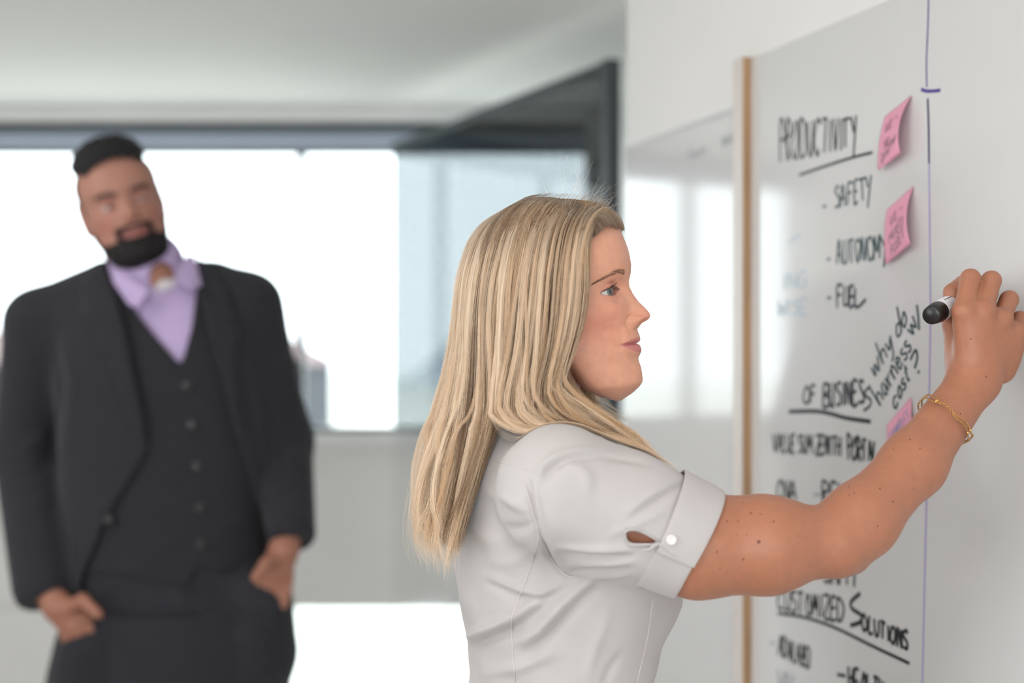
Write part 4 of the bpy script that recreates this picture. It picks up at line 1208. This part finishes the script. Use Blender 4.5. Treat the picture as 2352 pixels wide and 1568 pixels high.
def strands(n_cl, per, s_lo, s_hi, seed, spread, layer, lay0, tmean, wamp):
    r = np.random.default_rng(seed)
    out = []; tone = []
    sc_ = s_lo+(s_hi-s_lo)*(np.arange(n_cl)+r.uniform(0, 1, n_cl))/n_cl
    for c in range(n_cl):
        n = int(per*r.uniform(.5, 1.5)); lay = lay0+r.uniform(0, 1)**1.3*layer; ph = r.uniform(0, 2*np.pi, 3); am = r.uniform(.4, 1.3)*wamp
        shp = 1.0-0.62*np.clip((tt-0.2)/0.5, 0, 1)+0.25*np.clip((tt-.8)/.2, 0, 1)
        ds = r.normal(0, spread*1.5*r.uniform(.45, 1.9), n); fq = r.uniform(.7, 1.7); dr = r.normal(0, .16)*wamp*np.clip(tt-.15, 0, 1)
        wav = am*(0.085*np.sin(2*np.pi*fq*tt+ph[0])*np.clip(tt*1.7-.25, 0, 1)+0.05*np.sin(2*np.pi*2.1*fq*tt+ph[1])*np.clip(tt*2-.6, 0, 1))+dr
        s_all = sc_[c]+ds[:, None]*shp[None]+wav[None]+r.normal(0, .012, (n, 1))*tt[None]
        s_all = np.clip(s_all, max(0, s_lo-.1), min(NG-1.001, s_hi+.1))
        # evaluate the sheet with s varying along the strand
        i = s_all.astype(int); f = s_all-i
        k = np.clip((tt-0.40)/0.2, 0, 1); k = k*k*(3-2*k); gap = (i == 3)
        f = np.where(gap, f*(1-k)+np.round(sc_[c]-3 if 3 <= sc_[c] < 4 else (0 if sc_[c] < 3 else 1))*k, f)
        J = np.arange(NPT)[None]
        p = G[i, J]*(1-f[..., None])+G[np.minimum(i+1, NG-1), J]*f[..., None]
        inward = unit_rows(np.where(tt[None, :, None] < .5, head_c-p, head_c+np.array([0, 0, -.12])-p))
        dep = lay+r.normal(0, .0016, (n, 1))+0.005*am*np.sin(2*np.pi*tt*1.3+ph[2])[None]*tt[None]
        rp = np.clip(tt*9, 0, 1)[None]
        p = p+inward*(dep*rp+0.0045*(1-rp))[..., None]
        p = p+r.normal(0, 1, (n, 1, 3))*0.0011*(0.3+tt[None, :, None])
        wob = np.cumsum(r.normal(0, 1, (n, NPT, 3)), 1); wob = (wob-wob.mean(1, keepdims=True))*0.00035*(0.2+tt[None, :, None])
        p = p+wob
        # different lengths
        end = r.uniform(.80, 1.0, n)*np.where(r.uniform(size=n) < .12, .8, 1)
        for q, e in zip(p, end):
            x = tt*e*(NPT-1); a = np.minimum(x.astype(int), NPT-2); b = (x-a)[:, None]
            out.append(q[a]*(1-b)+q[a+1]*b)
        dk = -0.42 if r.uniform() < .20 else 0
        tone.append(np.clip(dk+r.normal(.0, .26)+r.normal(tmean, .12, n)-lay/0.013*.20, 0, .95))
    return np.array(out), np.concatenate(tone)
S1, T1 = strands(170, 32, 0.0, 7.0, 11, 0.045, 0.013, 0.005, .34, 1.8)
S2, T2 = strands(110, 30, 7.0, NG-1.01, 12, 0.05, 0.014, 0.0, .45, 1.0)
S3, T3 = strands(84, 46, 0.0, 7.3, 13, 0.016, 0.006, -0.003, .68, 3.0)
S = np.concatenate([S1, S2, S3]); TN = np.concatenate([T1, T2, T3])
# hair swept back from the hairline above the forehead
FG = [[(1433,524,5),(1420,494,14),(1392,474,32),(1360,500,56),(1344,570,73),(1340,650,80),(1330,730,83),(1306,805,84),(1290,850,83),(1300,890,82),(1340,930,80),(1400,972,77)],
      [(1400,512,40),(1386,496,44),(1364,496,52),(1344,530,64),(1332,600,75),(1326,690,82),(1312,770,85),(1288,830,86),(1276,880,86),(1290,920,84),(1335,956,82),(1400,985,78)],
      [(1354,552,61),(1348,532,62),(1334,528,66),(1320,560,72),(1312,630,80),(1306,710,85),(1290,790,87),(1268,860,88),(1262,905,88),(1285,945,86),(1340,972,83),(1410,995,79)]]
FG = np.array([smooth_curve([hp3(*q) for q in g], NPT) for g in FG])
r = np.random.default_rng(21); fr_, ft_ = [], []
for c in range(44):
    s0 = r.uniform(0, 1.999); n = 22; sg = -1 if c % 3 == 0 else 1; tn = np.clip(r.normal(.62, .15), .1, 1); ph = r.uniform(0, 6.3)
    for k in range(n):
        sv_ = np.clip(s0+r.normal(0, .09)*(1-.6*tt)+.14*np.sin(2*np.pi*1.1*tt+ph)*np.clip(tt*1.6-.3, 0, 1), 0, 1.999); i = sv_.astype(int); f = (sv_-i)[:, None]; J = np.arange(NPT)
        q = FG[i, J]*(1-f)+FG[i+1, J]*f+r.normal(0, .0008, 3)+unit_rows(head_c-FG[i, J])*r.uniform(-.001, .004)
        if sg < 0: q = mirror(q)
        e = r.uniform(.55, 1.0); x = tt*e*(NPT-1); a_ = np.minimum(x.astype(int), NPT-2); b_ = (x-a_)[:, None]
        fr_.append(q[a_]*(1-b_)+q[a_+1]*b_); ft_.append(np.clip(tn+r.normal(0, .1), 0, 1))
S = np.concatenate([S, np.array(fr_)]); TN = np.concatenate([TN, np.array(ft_)])
S = push_out(S, body_field, 0.0035)
# fly-away hairs
fl = []; r = np.random.default_rng(5)
for k in range(460):
    kind = k % 3
    s = r.uniform(0.0, 7.5) if kind else r.uniform(4.5, 9.0)
    q = guide_at(np.array([s]), None)[0]
    dirn = unit_rows(q-head_c)*r.uniform(.004, .018)
    w = np.cumsum(np.cumsum(r.normal(0, 1, (NPT, 3)), 0), 0)*0.000035
    q2 = q+dirn*(0.15+tt[:, None])+w*1.6
    if kind == 0: q2 = q2+np.array([-0.03, 0.0, -0.004])*(np.clip(tt-.55, 0, 1)**1.5)[:, None]*r.uniform(0, 2.2)
    fl.append(q2)
for k in range(110):                                         # wispy hairs over the crown and brow
    s = r.choice([r.uniform(0, 2.2), r.uniform(NG-4, NG-1.01)]); q = guide_at(np.array([s]), None)[0]
    base = q[0]+(q[3]-q[0])*r.uniform(0, .8)
    L = r.uniform(.012, .045); d = unit(unit(base-head_c)+r.normal(0, .55, 3)); c = r.normal(0, .6, 3)
    fl.append(base-d*.002+d*L*tt[:, None]+c*L*0.5*(tt[:, None]**2)+np.cumsum(r.normal(0, .00025, (NPT, 3)), 0))
FL = push_out(np.array(fl), body_field, 0.003)

def hair_material():
    m = bpy.data.materials.new('blonde_hair'); m.use_nodes = True; nt = m.node_tree; nt.nodes.clear()
    o = nt.nodes.new('ShaderNodeOutputMaterial'); h = nt.nodes.new('ShaderNodeBsdfHairPrincipled')
    h.parametrization = 'COLOR'
    h.inputs['Roughness'].default_value = 0.34; h.inputs['Radial Roughness'].default_value = 0.5
    h.inputs['Random Roughness'].default_value = 0.2
    at = nt.nodes.new('ShaderNodeAttribute'); at.attribute_name = 'tone'
    hi = nt.nodes.new('ShaderNodeHairInfo')
    r1 = nt.nodes.new('ShaderNodeValToRGB'); e = r1.color_ramp.elements
    e[0].color = (0.14, 0.075, 0.038, 1); e[1].color = (0.97, 0.79, 0.59, 1)
    k = e.new(0.5); k.color = (0.69, 0.44, 0.235, 1)
    nt.links.new(at.outputs['Fac'], r1.inputs['Fac'])
    r2 = nt.nodes.new('ShaderNodeValToRGB'); e = r2.color_ramp.elements
    e[0].color = (0.24, 0.205, 0.19, 1); e[1].color = (1, 0.96, 0.89, 1); e[1].position = 1.0
    k = e.new(0.30); k.color = (1, 1, 1, 1)
    nt.links.new(hi.outputs['Intercept'], r2.inputs['Fac'])
    mx = nt.nodes.new('ShaderNodeMix'); mx.data_type = 'RGBA'; mx.blend_type = 'MULTIPLY'; mx.inputs['Factor'].default_value = 1
    nt.links.new(r1.outputs[0], mx.inputs['A']); nt.links.new(r2.outputs[0], mx.inputs['B'])
    d = nt.nodes.new('ShaderNodeBsdfPrincipled'); d.inputs['Roughness'].default_value = 0.42; d.inputs['Specular IOR Level'].default_value = 0.45
    ms = nt.nodes.new('ShaderNodeMixShader'); ms.inputs[0].default_value = 0.45
    nt.links.new(mx.outputs['Result'], h.inputs['Color']); nt.links.new(mx.outputs['Result'], d.inputs['Base Color'])
    nt.links.new(d.outputs[0], ms.inputs[1]); nt.links.new(h.outputs[0], ms.inputs[2]); nt.links.new(ms.outputs[0], o.inputs['Surface'])
    return m
M_hair = hair_material()
def hair_object(name, pts, tone, r0, r1, parent):
    n, k, _ = pts.shape
    cd = bpy.data.hair_curves.new(name)
    cd.add_curves([k]*n)
    off = np.array(parent.location)
    cd.attributes['position'].data.foreach_set('vector', (pts-off).astype(np.float32).ravel())
    ra = cd.attributes.get('radius') or cd.attributes.new('radius', 'FLOAT', 'POINT')
    ra.data.foreach_set('value', np.tile(np.linspace(r0, r1, k), n).astype(np.float32))
    ta = cd.attributes.new('tone', 'FLOAT', 'CURVE'); ta.data.foreach_set('value', tone.astype(np.float32))
    cd.materials.append(M_hair)
    o = bpy.data.objects.new(name, cd); COL.objects.link(o); o.parent = parent
    return o
ho = hair_object('hair', S, TN, 0.00013, 0.00007, woman)
tag(ho, 'long wavy blonde hair with darker roots', kind='stuff')
h2 = hair_object('stray_hair', FL, np.full(len(FL), .85), 0.00007, 0.00004, woman); tag(h2, kind='stuff')
# dense hair under-layer, its dark colour standing in for shade between locks
ns = 150; ss = np.linspace(0, NG-1.01, ns)
sheet = guide_at(ss, None)[:, :23]
inw = unit_rows(np.where(tt[None, :23, None] < .5, head_c-sheet, head_c+np.array([0, 0, -.12])-sheet))
sheet = sheet+inw*0.0125*np.clip(tt[None, :23, None]*6, .25, 1)
sheet = push_out(sheet, body_field, 0.0012)
nk = sheet.shape[1]; f = []
cut = int(np.argmin(np.abs(ss-3.5)))
for i in range(ns-1):
    for j in range(nk-1):
        if i == cut and j > 9: continue
        f.append((i*nk+j, i*nk+j+1, (i+1)*nk+j+1, (i+1)*nk+j))
build('hair_underlayer', sheet.reshape(-1, 3), f, mat('shaded_blonde_hair', (0.20, 0.125, 0.06), 0.8, 0.2, noise=0.3, nscale=30), woman, True)

# ------------------------------------------------------------------ the man
MY = 2.8
man = empty('person', (-0.69, MY, 0.0), 'bearded man in a dark grey three-piece suit with hands in his pockets', 'person')
Q = lambda px, py, dy=0.0: P(px, py, MY+dy)
MO = Q(279, 468, 0.02); MS = 1.06
MR, MF, MU = head_frame((math.sin(math.radians(19)), -math.cos(math.radians(19))), math.radians(2), 0.0)
_rl = math.radians(17); MR, MU = MR*math.cos(_rl)-MU*math.sin(_rl)*1.0, MU*math.cos(_rl)+MR*math.sin(_rl)
if MU[0] > 0:
    MR, MF, MU = head_frame((math.sin(math.radians(19)), -math.cos(math.radians(19))), math.radians(2), 0.0)
    MR, MU = MR*math.cos(_rl)+MU*math.sin(_rl), MU*math.cos(_rl)-MR*math.sin(_rl)
mv, mf, mc, minfo = head_mesh(True, 200, 200)
mw = place(mv, MO, MR, MF, MU, MS)
def loc_px(x, y, z): return MO+MS*(x*MR+y*MF+z*MU)
# hands
def man_hand(p, w, d_knuckle, thumb_a, thumb_b, into):
    k = w+d_knuckle
    d = cone(p, w, k, 0.029, 0.032, (0, 1, 0), 1.5)
    side = unit(np.cross(unit(d_knuckle), [0, 1.0, 0]))
    for i in range(4):
        o = side*(i-1.5)*0.019
        d = smin(d, chain(p, (k+o*.9, k+o+into*0.5, k+o+into), (.011, .0105, .009), .003), .006)
    d = smin(d, chain(p, (w+d_knuckle*.25+(thumb_a-w)*.15, thumb_a, thumb_b), (.016, .0125, .0105), .004), .01)
    return d
hw_r = Q(132, 1392, -0.09); hw_l = Q(652, 1262, -0.07)
neck0 = MO-MU*0.075-MF*0.02; neck1 = Q(345, 655, 0.04)
def man_skin(p):
    d = cone(p, neck0, neck1, 0.062, 0.070)
    d = smin(d, cone(p, neck1, Q(350, 760, 0.04), 0.07, 0.09), .03)
    for a_, b_, c_, d_ in ((Q(92, 742, 0.05), Q(62, 1040, 0.08), Q(96, 1335, -0.05), hw_r), (Q(570, 702, 0.05), Q(650, 1010, 0.08), Q(664, 1215, -.04), hw_l)):
        d = smin(d, chain(p, (Q(345, 720, 0.05), a_, b_, c_, d_), (.05, .042, .036, .027, .026), .02), .02)
    d = smin(d, man_hand(p, hw_r, Q(172, 1432, -0.085)-hw_r, Q(190, 1376, -0.12), Q(226, 1410, -0.135), np.array([.02, 0.0, -.055])), .012)
    d = smin(d, man_hand(p, hw_l, Q(634, 1312, -0.07)-hw_l, Q(612, 1292, -0.11), Q(588, 1326, -0.13), np.array([-.012, 0.0, -.055])), .012)
    return d
sv, sf = surface_nets(man_skin, (-1.10, 2.45, 0.80), (-0.30, 3.0, 1.80), 0.005)
sv = relax(sv, sf, 1)
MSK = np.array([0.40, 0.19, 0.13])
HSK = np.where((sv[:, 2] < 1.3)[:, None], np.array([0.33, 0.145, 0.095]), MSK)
# ears join the body mesh
em = MB()
for sg in (1, -1):
    c = loc_px(sg*0.069, -0.008, -0.012)
    pts = [c+MS*(MU*(0.031*math.cos(t))+MF*(0.016*math.sin(t)-0.004*math.cos(t))+MR*sg*0.003*(1-math.sin(t-0.5))) for t in np.linspace(0, 2*math.pi, 24, endpoint=False)]
    em.tube(pts, 0.0048, 8, closed=True)
    em.ball(c+MR*sg*0.002, 0.024, 12, 8, (0.36, 0.72, 1.28), np.stack([MR, MF, MU]))
ev = np.array(em.v); ef = np.array(em.f)
V = np.concatenate([mw, sv, ev]); Fq = np.concatenate([mf, sf+len(mw), ef+len(mw)+len(sv)])
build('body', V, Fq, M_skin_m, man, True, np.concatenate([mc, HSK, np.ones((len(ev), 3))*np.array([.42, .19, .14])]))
eyes(man, MO, MR, MF, MU, minfo, (-0.25, 1.0, 0.0), MS)

def head_patch(name, mask, lift, material):
    """a layer of hair grown from part of the head"""
    n = vnormals(mv, mf); n = np.where((np.einsum('ij,ij->i', n, mv) < 0)[:, None], -n, n)
    L = lift
    vv = mv+n*L[:, None]
    fm = mask[mf].all(1)
    v2, f2, _ = compact(vv, mf[fm]); v2 = smooth_rim(v2, f2, 6)
    o = build(name, place(v2, MO, MR, MF, MU, MS), f2, material, man, True)
    sm = o.modifiers.new('thick', 'SOLIDIFY'); sm.thickness = 0.003; sm.offset = -1
    return o
x, y, z = np.abs(mv[:, 0])*1000, mv[:, 1]*1000, mv[:, 2]*1000
M_mh = mat('black_hair', (0.012, 0.011, 0.013), 0.6, 0.3, noise=0.4, nscale=200, bump=0.5, bscale=400)
M_fade = mat('cropped_hair', (0.055, 0.04, 0.038), 0.8, 0.2, noise=0.3, nscale=300)
M_beard = mat('dark_beard', (0.016, 0.013, 0.014), 0.75, 0.25, noise=0.4, nscale=250, bump=0.6, bscale=500)
top = (z > 58) & (y < 60-0.0*z) & (x < 58)
lift = 0.004+0.030*np.clip((z-62)/30, 0, 1)*np.clip((70-y)/40, 0, 1)+0.002*np.sin(mv[:, 0]*400)*np.sin(mv[:, 1]*300)
head_patch('hair', top, lift, M_mh)
fade = (z <= 66) & (z > -30) & (y < 22-0.25*(60-z)*0.4) & (y < 26)
head_patch('cropped_sides', fade, np.full(len(mv), 0.0018), M_fade)
zst = Z_ST
mouth = (np.abs(z-(zst-1)) < 8.5*np.sqrt(np.clip(1-(x/26)**2, 0, 1))) & (x < 26) & (y > 40)
beard = ((z < zst-9) | ((z < SUBN[1]-2) & (x < 34) & (y > 45)) | ((z < zst+18) & (y < 46-0.0*z) & (y > 8) & (x > 44) & (z < -28))) & ~mouth & (y > -10) & ((z < -62) | (y > 40) | (y < 44))
beard &= ~((z > zst-6) & (x > 34) & (y > 30))
head_patch('beard', beard, 0.0035+0.004*np.clip((-70-z)/25, 0, 1), M_beard)
for sg in (1, -1):
    bw_ = (mv[:, 0]*sg*1000 > 12) & (mv[:, 0]*sg*1000 < 50) & (np.abs(z-(9+5*np.sin(np.clip((x-12)/30, 0, 1)*2.2))) < 3.6) & (y > 35)
    head_patch('eyebrow', bw_, np.full(len(mv), 0.0022), M_mh)

# suit
LZm = np.array([0.80, 0.93, 1.08, 1.17, 1.30, 1.43, 1.52, 1.58, 1.62, 1.655, 1.69])
LCm = np.array([390, 392, 388, 386, 382, 374, 366, 352, 345, 342, 345])
LAm = np.array([.200, .205, .200, .200, .208, .212, .208, .185, .140, .085, .060])
LDm = np.array([.130, .140, .142, .142, .142, .138, .128, .110, .090, .070, .060])
def man_torso(p, grow=0.0):
    z = p[:, 2]; cx = (np.interp(z, LZm, LCm)-W_PX/2)/F_PX*MY
    a = np.interp(z, LZm, LAm)+grow; b = np.interp(z, LZm, LDm)+grow
    u = p[:, 0]-cx; w = p[:, 1]-(MY+0.05)
    n = 2.4
    d = ((np.abs(u/a)**n+np.abs(w/b)**n)**(1/n)-1)*np.minimum(a, b)
    return d
shr = Q(92, 742, 0.05); shl = Q(570, 702, 0.05)
def yoke(p, g):
    d = cone(p, Q(300, 640, 0.05), shr, 0.050+g, 0.062+g)
    return smin(d, cone(p, Q(385, 625, 0.05), shl, 0.050+g, 0.060+g), 0.05)
def shirt_field(p):
    d = np.maximum(man_torso(p, -0.008), np.maximum(p[:, 2]-1.66, 1.25-p[:, 2]))
    return smin(d, cone(p, Q(340, 640, 0.035), Q(342, 612, 0.03), 0.077, 0.073), 0.02)
def vest_field(p):
    d = smin(man_torso(p, 0.004), yoke(p, -0.012), 0.05)
    return np.maximum(d, np.maximum(p[:, 2]-1.655, 1.0-p[:, 2]))
def jacket_field(p):
    d = smin(man_torso(p, 0.014), yoke(p, 0.006), 0.05)
    d = np.maximum(d, np.maximum(p[:, 2]-1.685, 0.86-p[:, 2]))
    ar = chain(p, (shr, Q(62, 1040, 0.08), Q(98, 1345, -0.05)), (.070, .066, .058), .02)
    ar = np.maximum(ar, (p-Q(112, 1385, -0.06)) @ unit(Q(98, 1345, -.05)-Q(62, 1040, 0.08)))
    al = chain(p, (shl, Q(650, 1010, 0.08), Q(664, 1225, -0.05)), (.067, .060, .052), .02)
    al = np.maximum(al, (p-Q(664, 1250, -0.055)) @ unit(Q(664, 1225, -.05)-Q(650, 1010, 0.08)))
    return smin(d, np.minimum(ar, al), 0.02)
def clothed(name, field, lo, hi, h, cut_polys, material, keep_polys=None, folds=(), thick=0.003):
    v, f = surface_nets(field, lo, hi, h); v = relax(v, f, 2)
    n = vnormals(v, f)
    if len(folds):
        X_, Y_ = to_px(v); dd = np.zeros(len(v))
        for pts, w, a in folds:
            d, fr = polydist(X_, Y_, smooth_curve(pts, 8)); dd += a*.001*np.exp(-(d/w)**2)*np.sin(np.pi*np.clip(fr*.9+.05, 0, 1))
        v = v+n*(dd*np.clip(-n[:, 1]*2, 0, 1))[:, None]
    c = v[f].mean(1); X_, Y_ = to_px(c); nn = n[f].mean(1)
    kill = np.zeros(len(f), bool)
    for pl in cut_polys: kill |= in_poly(X_, Y_, pl) & (c[:, 1] < MY+0.045)
    if keep_polys: kill |= ~keep_polys(X_, Y_, c)
    v2, f2, _ = compact(v, f[~kill]); v2 = smooth_rim(v2, f2, 14)
    o = build(name, v2, f2, material, man, True)
    sm = o.modifiers.new('cloth', 'SOLIDIFY'); sm.thickness = thick; sm.offset = -1
    return o, v, f, n
M_suit = mat('charcoal_suit_wool', (0.022, 0.0225, 0.028), 0.85, 0.25, noise=0.12, nscale=180, sheen=0.1)
M_vest = mat('charcoal_waistcoat_wool', (0.020, 0.020, 0.024), 0.85, 0.25, noise=0.12, nscale=180, sheen=0.1)
M_lav = mat('lavender_cotton', (0.50, 0.39, 0.62), 0.8, 0.2, noise=0.03, nscale=90)
lo, hi = (-1.22, 2.5, 0.84), (-0.22, 3.12, 1.74)
SHIRT_V = [(250,560),(262,640),(300,700),(355,770),(416,842),(436,770),(448,690),(456,640),(440,560)]
OPEN = [(240,560),(262,660),(288,760),(308,860),(328,960),(338,1035),(296,1105),(240,1195),(196,1300),(178,1352),(240,1420),(420,1420),(620,1400),(632,1330),(618,1240),(592,1150),(560,1050),(534,950),(506,850),(478,750),(458,660),(444,560)]
sho, v_, f_, n_ = clothed('shirt', shirt_field, lo, hi, 0.007, [], M_lav, lambda X, Y, c: ~((np.hypot((X-372), (Y-640)*0.8) < 34) & (c[:, 1] < MY+.03) & (Y < 668)))
tag(sho, 'lavender dress shirt open at the neck')
ve, vv_, vf_, vn_ = clothed('waistcoat', vest_field, lo, hi, 0.007, [SHIRT_V], M_vest,
    lambda X, Y, c: ~((Y > 1350-(X-420)*0.0+np.where(X < 430, (430-X)*-0.17, np.where(X < 462, -(X-430)*1.7, np.where(X < 500, -54+(X-462)*0.7, -28-(X-500)*0.28)))) & (c[:, 1] < MY+.1)),
    [([(250,1330),(330,1290),(420,1230)], 16, 3), ([(480,1240),(540,1200),(590,1190)], 14, 3)])
tag(ve, 'dark waistcoat with a row of buttons')
ja, jv, jf, jn = clothed('jacket', jacket_field, lo, hi, 0.007, [OPEN], M_suit, None,
    [([(120,760),(135,900),(110,1080)], 14, -10), ([(150,760),(165,900),(150,1080)], 20, 5), ([(560,760),(600,900),(610,1050)], 14, -9), ([(30,1050),(90,1010),(120,1000)], 16, 5), ([(20,1100),(80,1080),(120,1060)], 14, -5),
     ([(40,1180),(100,1150),(130,1120)], 14, 5), ([(690,1040),(650,1060),(630,1090)], 12, 5), ([(700,1120),(660,1130),(635,1160)], 12, -5), ([(705,1180),(670,1180),(640,1200)], 12, 4)])
tag(ja, 'dark grey suit jacket worn open')
def cloth_patch(name, base, poly, lift, material, parent):
    v, f, n = base; c = v[f].mean(1); X_, Y_ = to_px(c)
    k = in_poly(X_, Y_, poly) & (c[:, 1] < MY+0.045) & (n[f].mean(1)[:, 1] < 0.25)
    v2, f2, u = compact(v+n*lift, f[k]); v2 = smooth_rim(v2, f2, 14)
    o = build(name, v2, f2, material, parent, True)
    sm = o.modifiers.new('cloth', 'SOLIDIFY'); sm.thickness = 0.004; sm.offset = -1
    return o
cloth_patch('lapel', (jv, jf, jn), [(238,600),(262,660),(288,760),(308,860),(328,960),(338,1035),(300,960),(262,860),(228,770),(188,738),(200,690),(184,670),(214,620)], 0.008, M_suit, ja)
cloth_patch('lapel', (jv, jf, jn), [(446,590),(458,660),(478,750),(506,850),(534,950),(556,1036),(545,900),(540,800),(552,740),(528,720),(530,680),(470,610)], 0.008, M_suit, ja)
jb = bvh_of(jv, jf); vb = bvh_of(vv_, vf_)
m = MB()
p, n = hit_px(jb, 252, 1192)
if p is not None: m.lathe(p, -n if n[1] > 0 else n, [(0, .010), (.006, .010), (.008, .007), (.008, 0)], 16); m.build('button', mat('black_button', (0.01, 0.01, 0.011), 0.4), ja)
for bx, by in ((428,885),(440,975),(452,1070),(458,1165),(462,1250)):
    p, n = hit_px(vb, bx, by)
    if p is None: continue
    m = MB(); m.lathe(p, -n if n[1] > 0 else n, [(0, .0085), (.005, .0085), (.006, .006), (.006, 0)], 16); m.build('button', mat('black_button', (0.01, 0.01, 0.011), 0.4), ve)
# shirt collar and the white undershirt
def flap(name, pts, dys, material, parent, th=0.004):
    v = [Q(x, y, d) for (x, y), d in zip(pts, dys)]
    o = build(name, v, [tuple(range(len(v)))], material, parent, False)
    sm = o.modifiers.new('cloth', 'SOLIDIFY'); sm.thickness = th; sm.offset = 0
    return o
flap('collar_leaf', [(244,585),(262,590),(300,640),(340,668),(318,706),(296,700),(262,650)], [0.0,-.01,-.055,-.085,-.095,-.09,-.045], M_lav, sho)
flap('collar_leaf', [(432,585),(446,588),(462,656),(440,664),(410,640),(412,610)], [0.0,0.0,-.055,-.085,-.075,-.045], M_lav, sho)
v, f = surface_nets(lambda p: np.maximum(cone(p, Q(366, 676, 0.035), Q(368, 652, 0.035), 0.072, 0.066), p[:, 2]-Q(0, 640)[2]), (-.85, 2.65, 1.54), (-.56, 2.95, 1.68), 0.006)
uo = build('undershirt', v, f, mat('white_jersey', (0.72, 0.68, 0.70), 0.85), man, True); tag(uo, 'white undershirt at the open collar')
# trousers, shoes
hipc = (392-W_PX/2)/F_PX*MY
def trous(p):
    d = np.maximum(man_torso(p, 0.000), np.maximum(p[:, 2]-1.12, 0.84-p[:, 2]))
    for s, dx in ((-1, -.108), (1, .108)):
        d = smin(d, chain(p, ((hipc+dx, MY+.05, 0.86), (hipc+dx*1.1, MY+.03, 0.48), (hipc+dx*1.15, MY+.06, 0.06)), (.118, .088, .072), .03), .035)
    d = smin(d, cone(p, Q(196, 1492, -.05), Q(195, 1580, -.01), .056, .07), .06)
    d = smin(d, cone(p, Q(614, 1382, -.04), Q(606, 1490, .0), .050, .062), .06)
    return d
v, f = surface_nets(trous, (-1.05, 2.5, 0.03), (-0.30, 3.1, 1.14), 0.009); v = relax(v, f, 2)
n = vnormals(v, f); X_, Y_ = to_px(v); dd = np.zeros(len(v))
for pts, w, a in [([(420,1380),(520,1450),(620,1540)], 18, 6), ([(430,1350),(540,1400),(640,1470)], 16, -6), ([(440,1330),(450,1420),(455,1500)], 12, -5), ([(150,1450),(200,1440),(240,1425)], 8, 6), ([(570,1345),(610,1330),(645,1320)], 8, 6)]:
    d, fr = polydist(X_, Y_, smooth_curve(pts, 8)); dd += a*.001*np.exp(-(d/w)**2)
v = v+n*(dd*np.clip(-n[:, 1]*2, 0, 1))[:, None]
to = build('trousers', v, f, M_suit, man, True); tag(to, 'dark grey suit trousers')
for dx in (-.124, .124):
    c = np.array([hipc+dx, MY+.06, 0.0])
    v, f = surface_nets(lambda p: np.maximum(smin(cone(p, c+np.array([0, .03, .04]), c+np.array([dx*.2, -.17, .03]), .045, .036), cone(p, c+np.array([0, .02, .05]), c+np.array([0, .02, .11]), .045, .042), .03), 0.001-p[:, 2]), c+np.array([-.12, -.28, -.012]), c+np.array([.12, .14, .18]), 0.008)
    build('shoe', v, f, mat('black_leather', (0.02, 0.02, 0.02), 0.35), man, True)
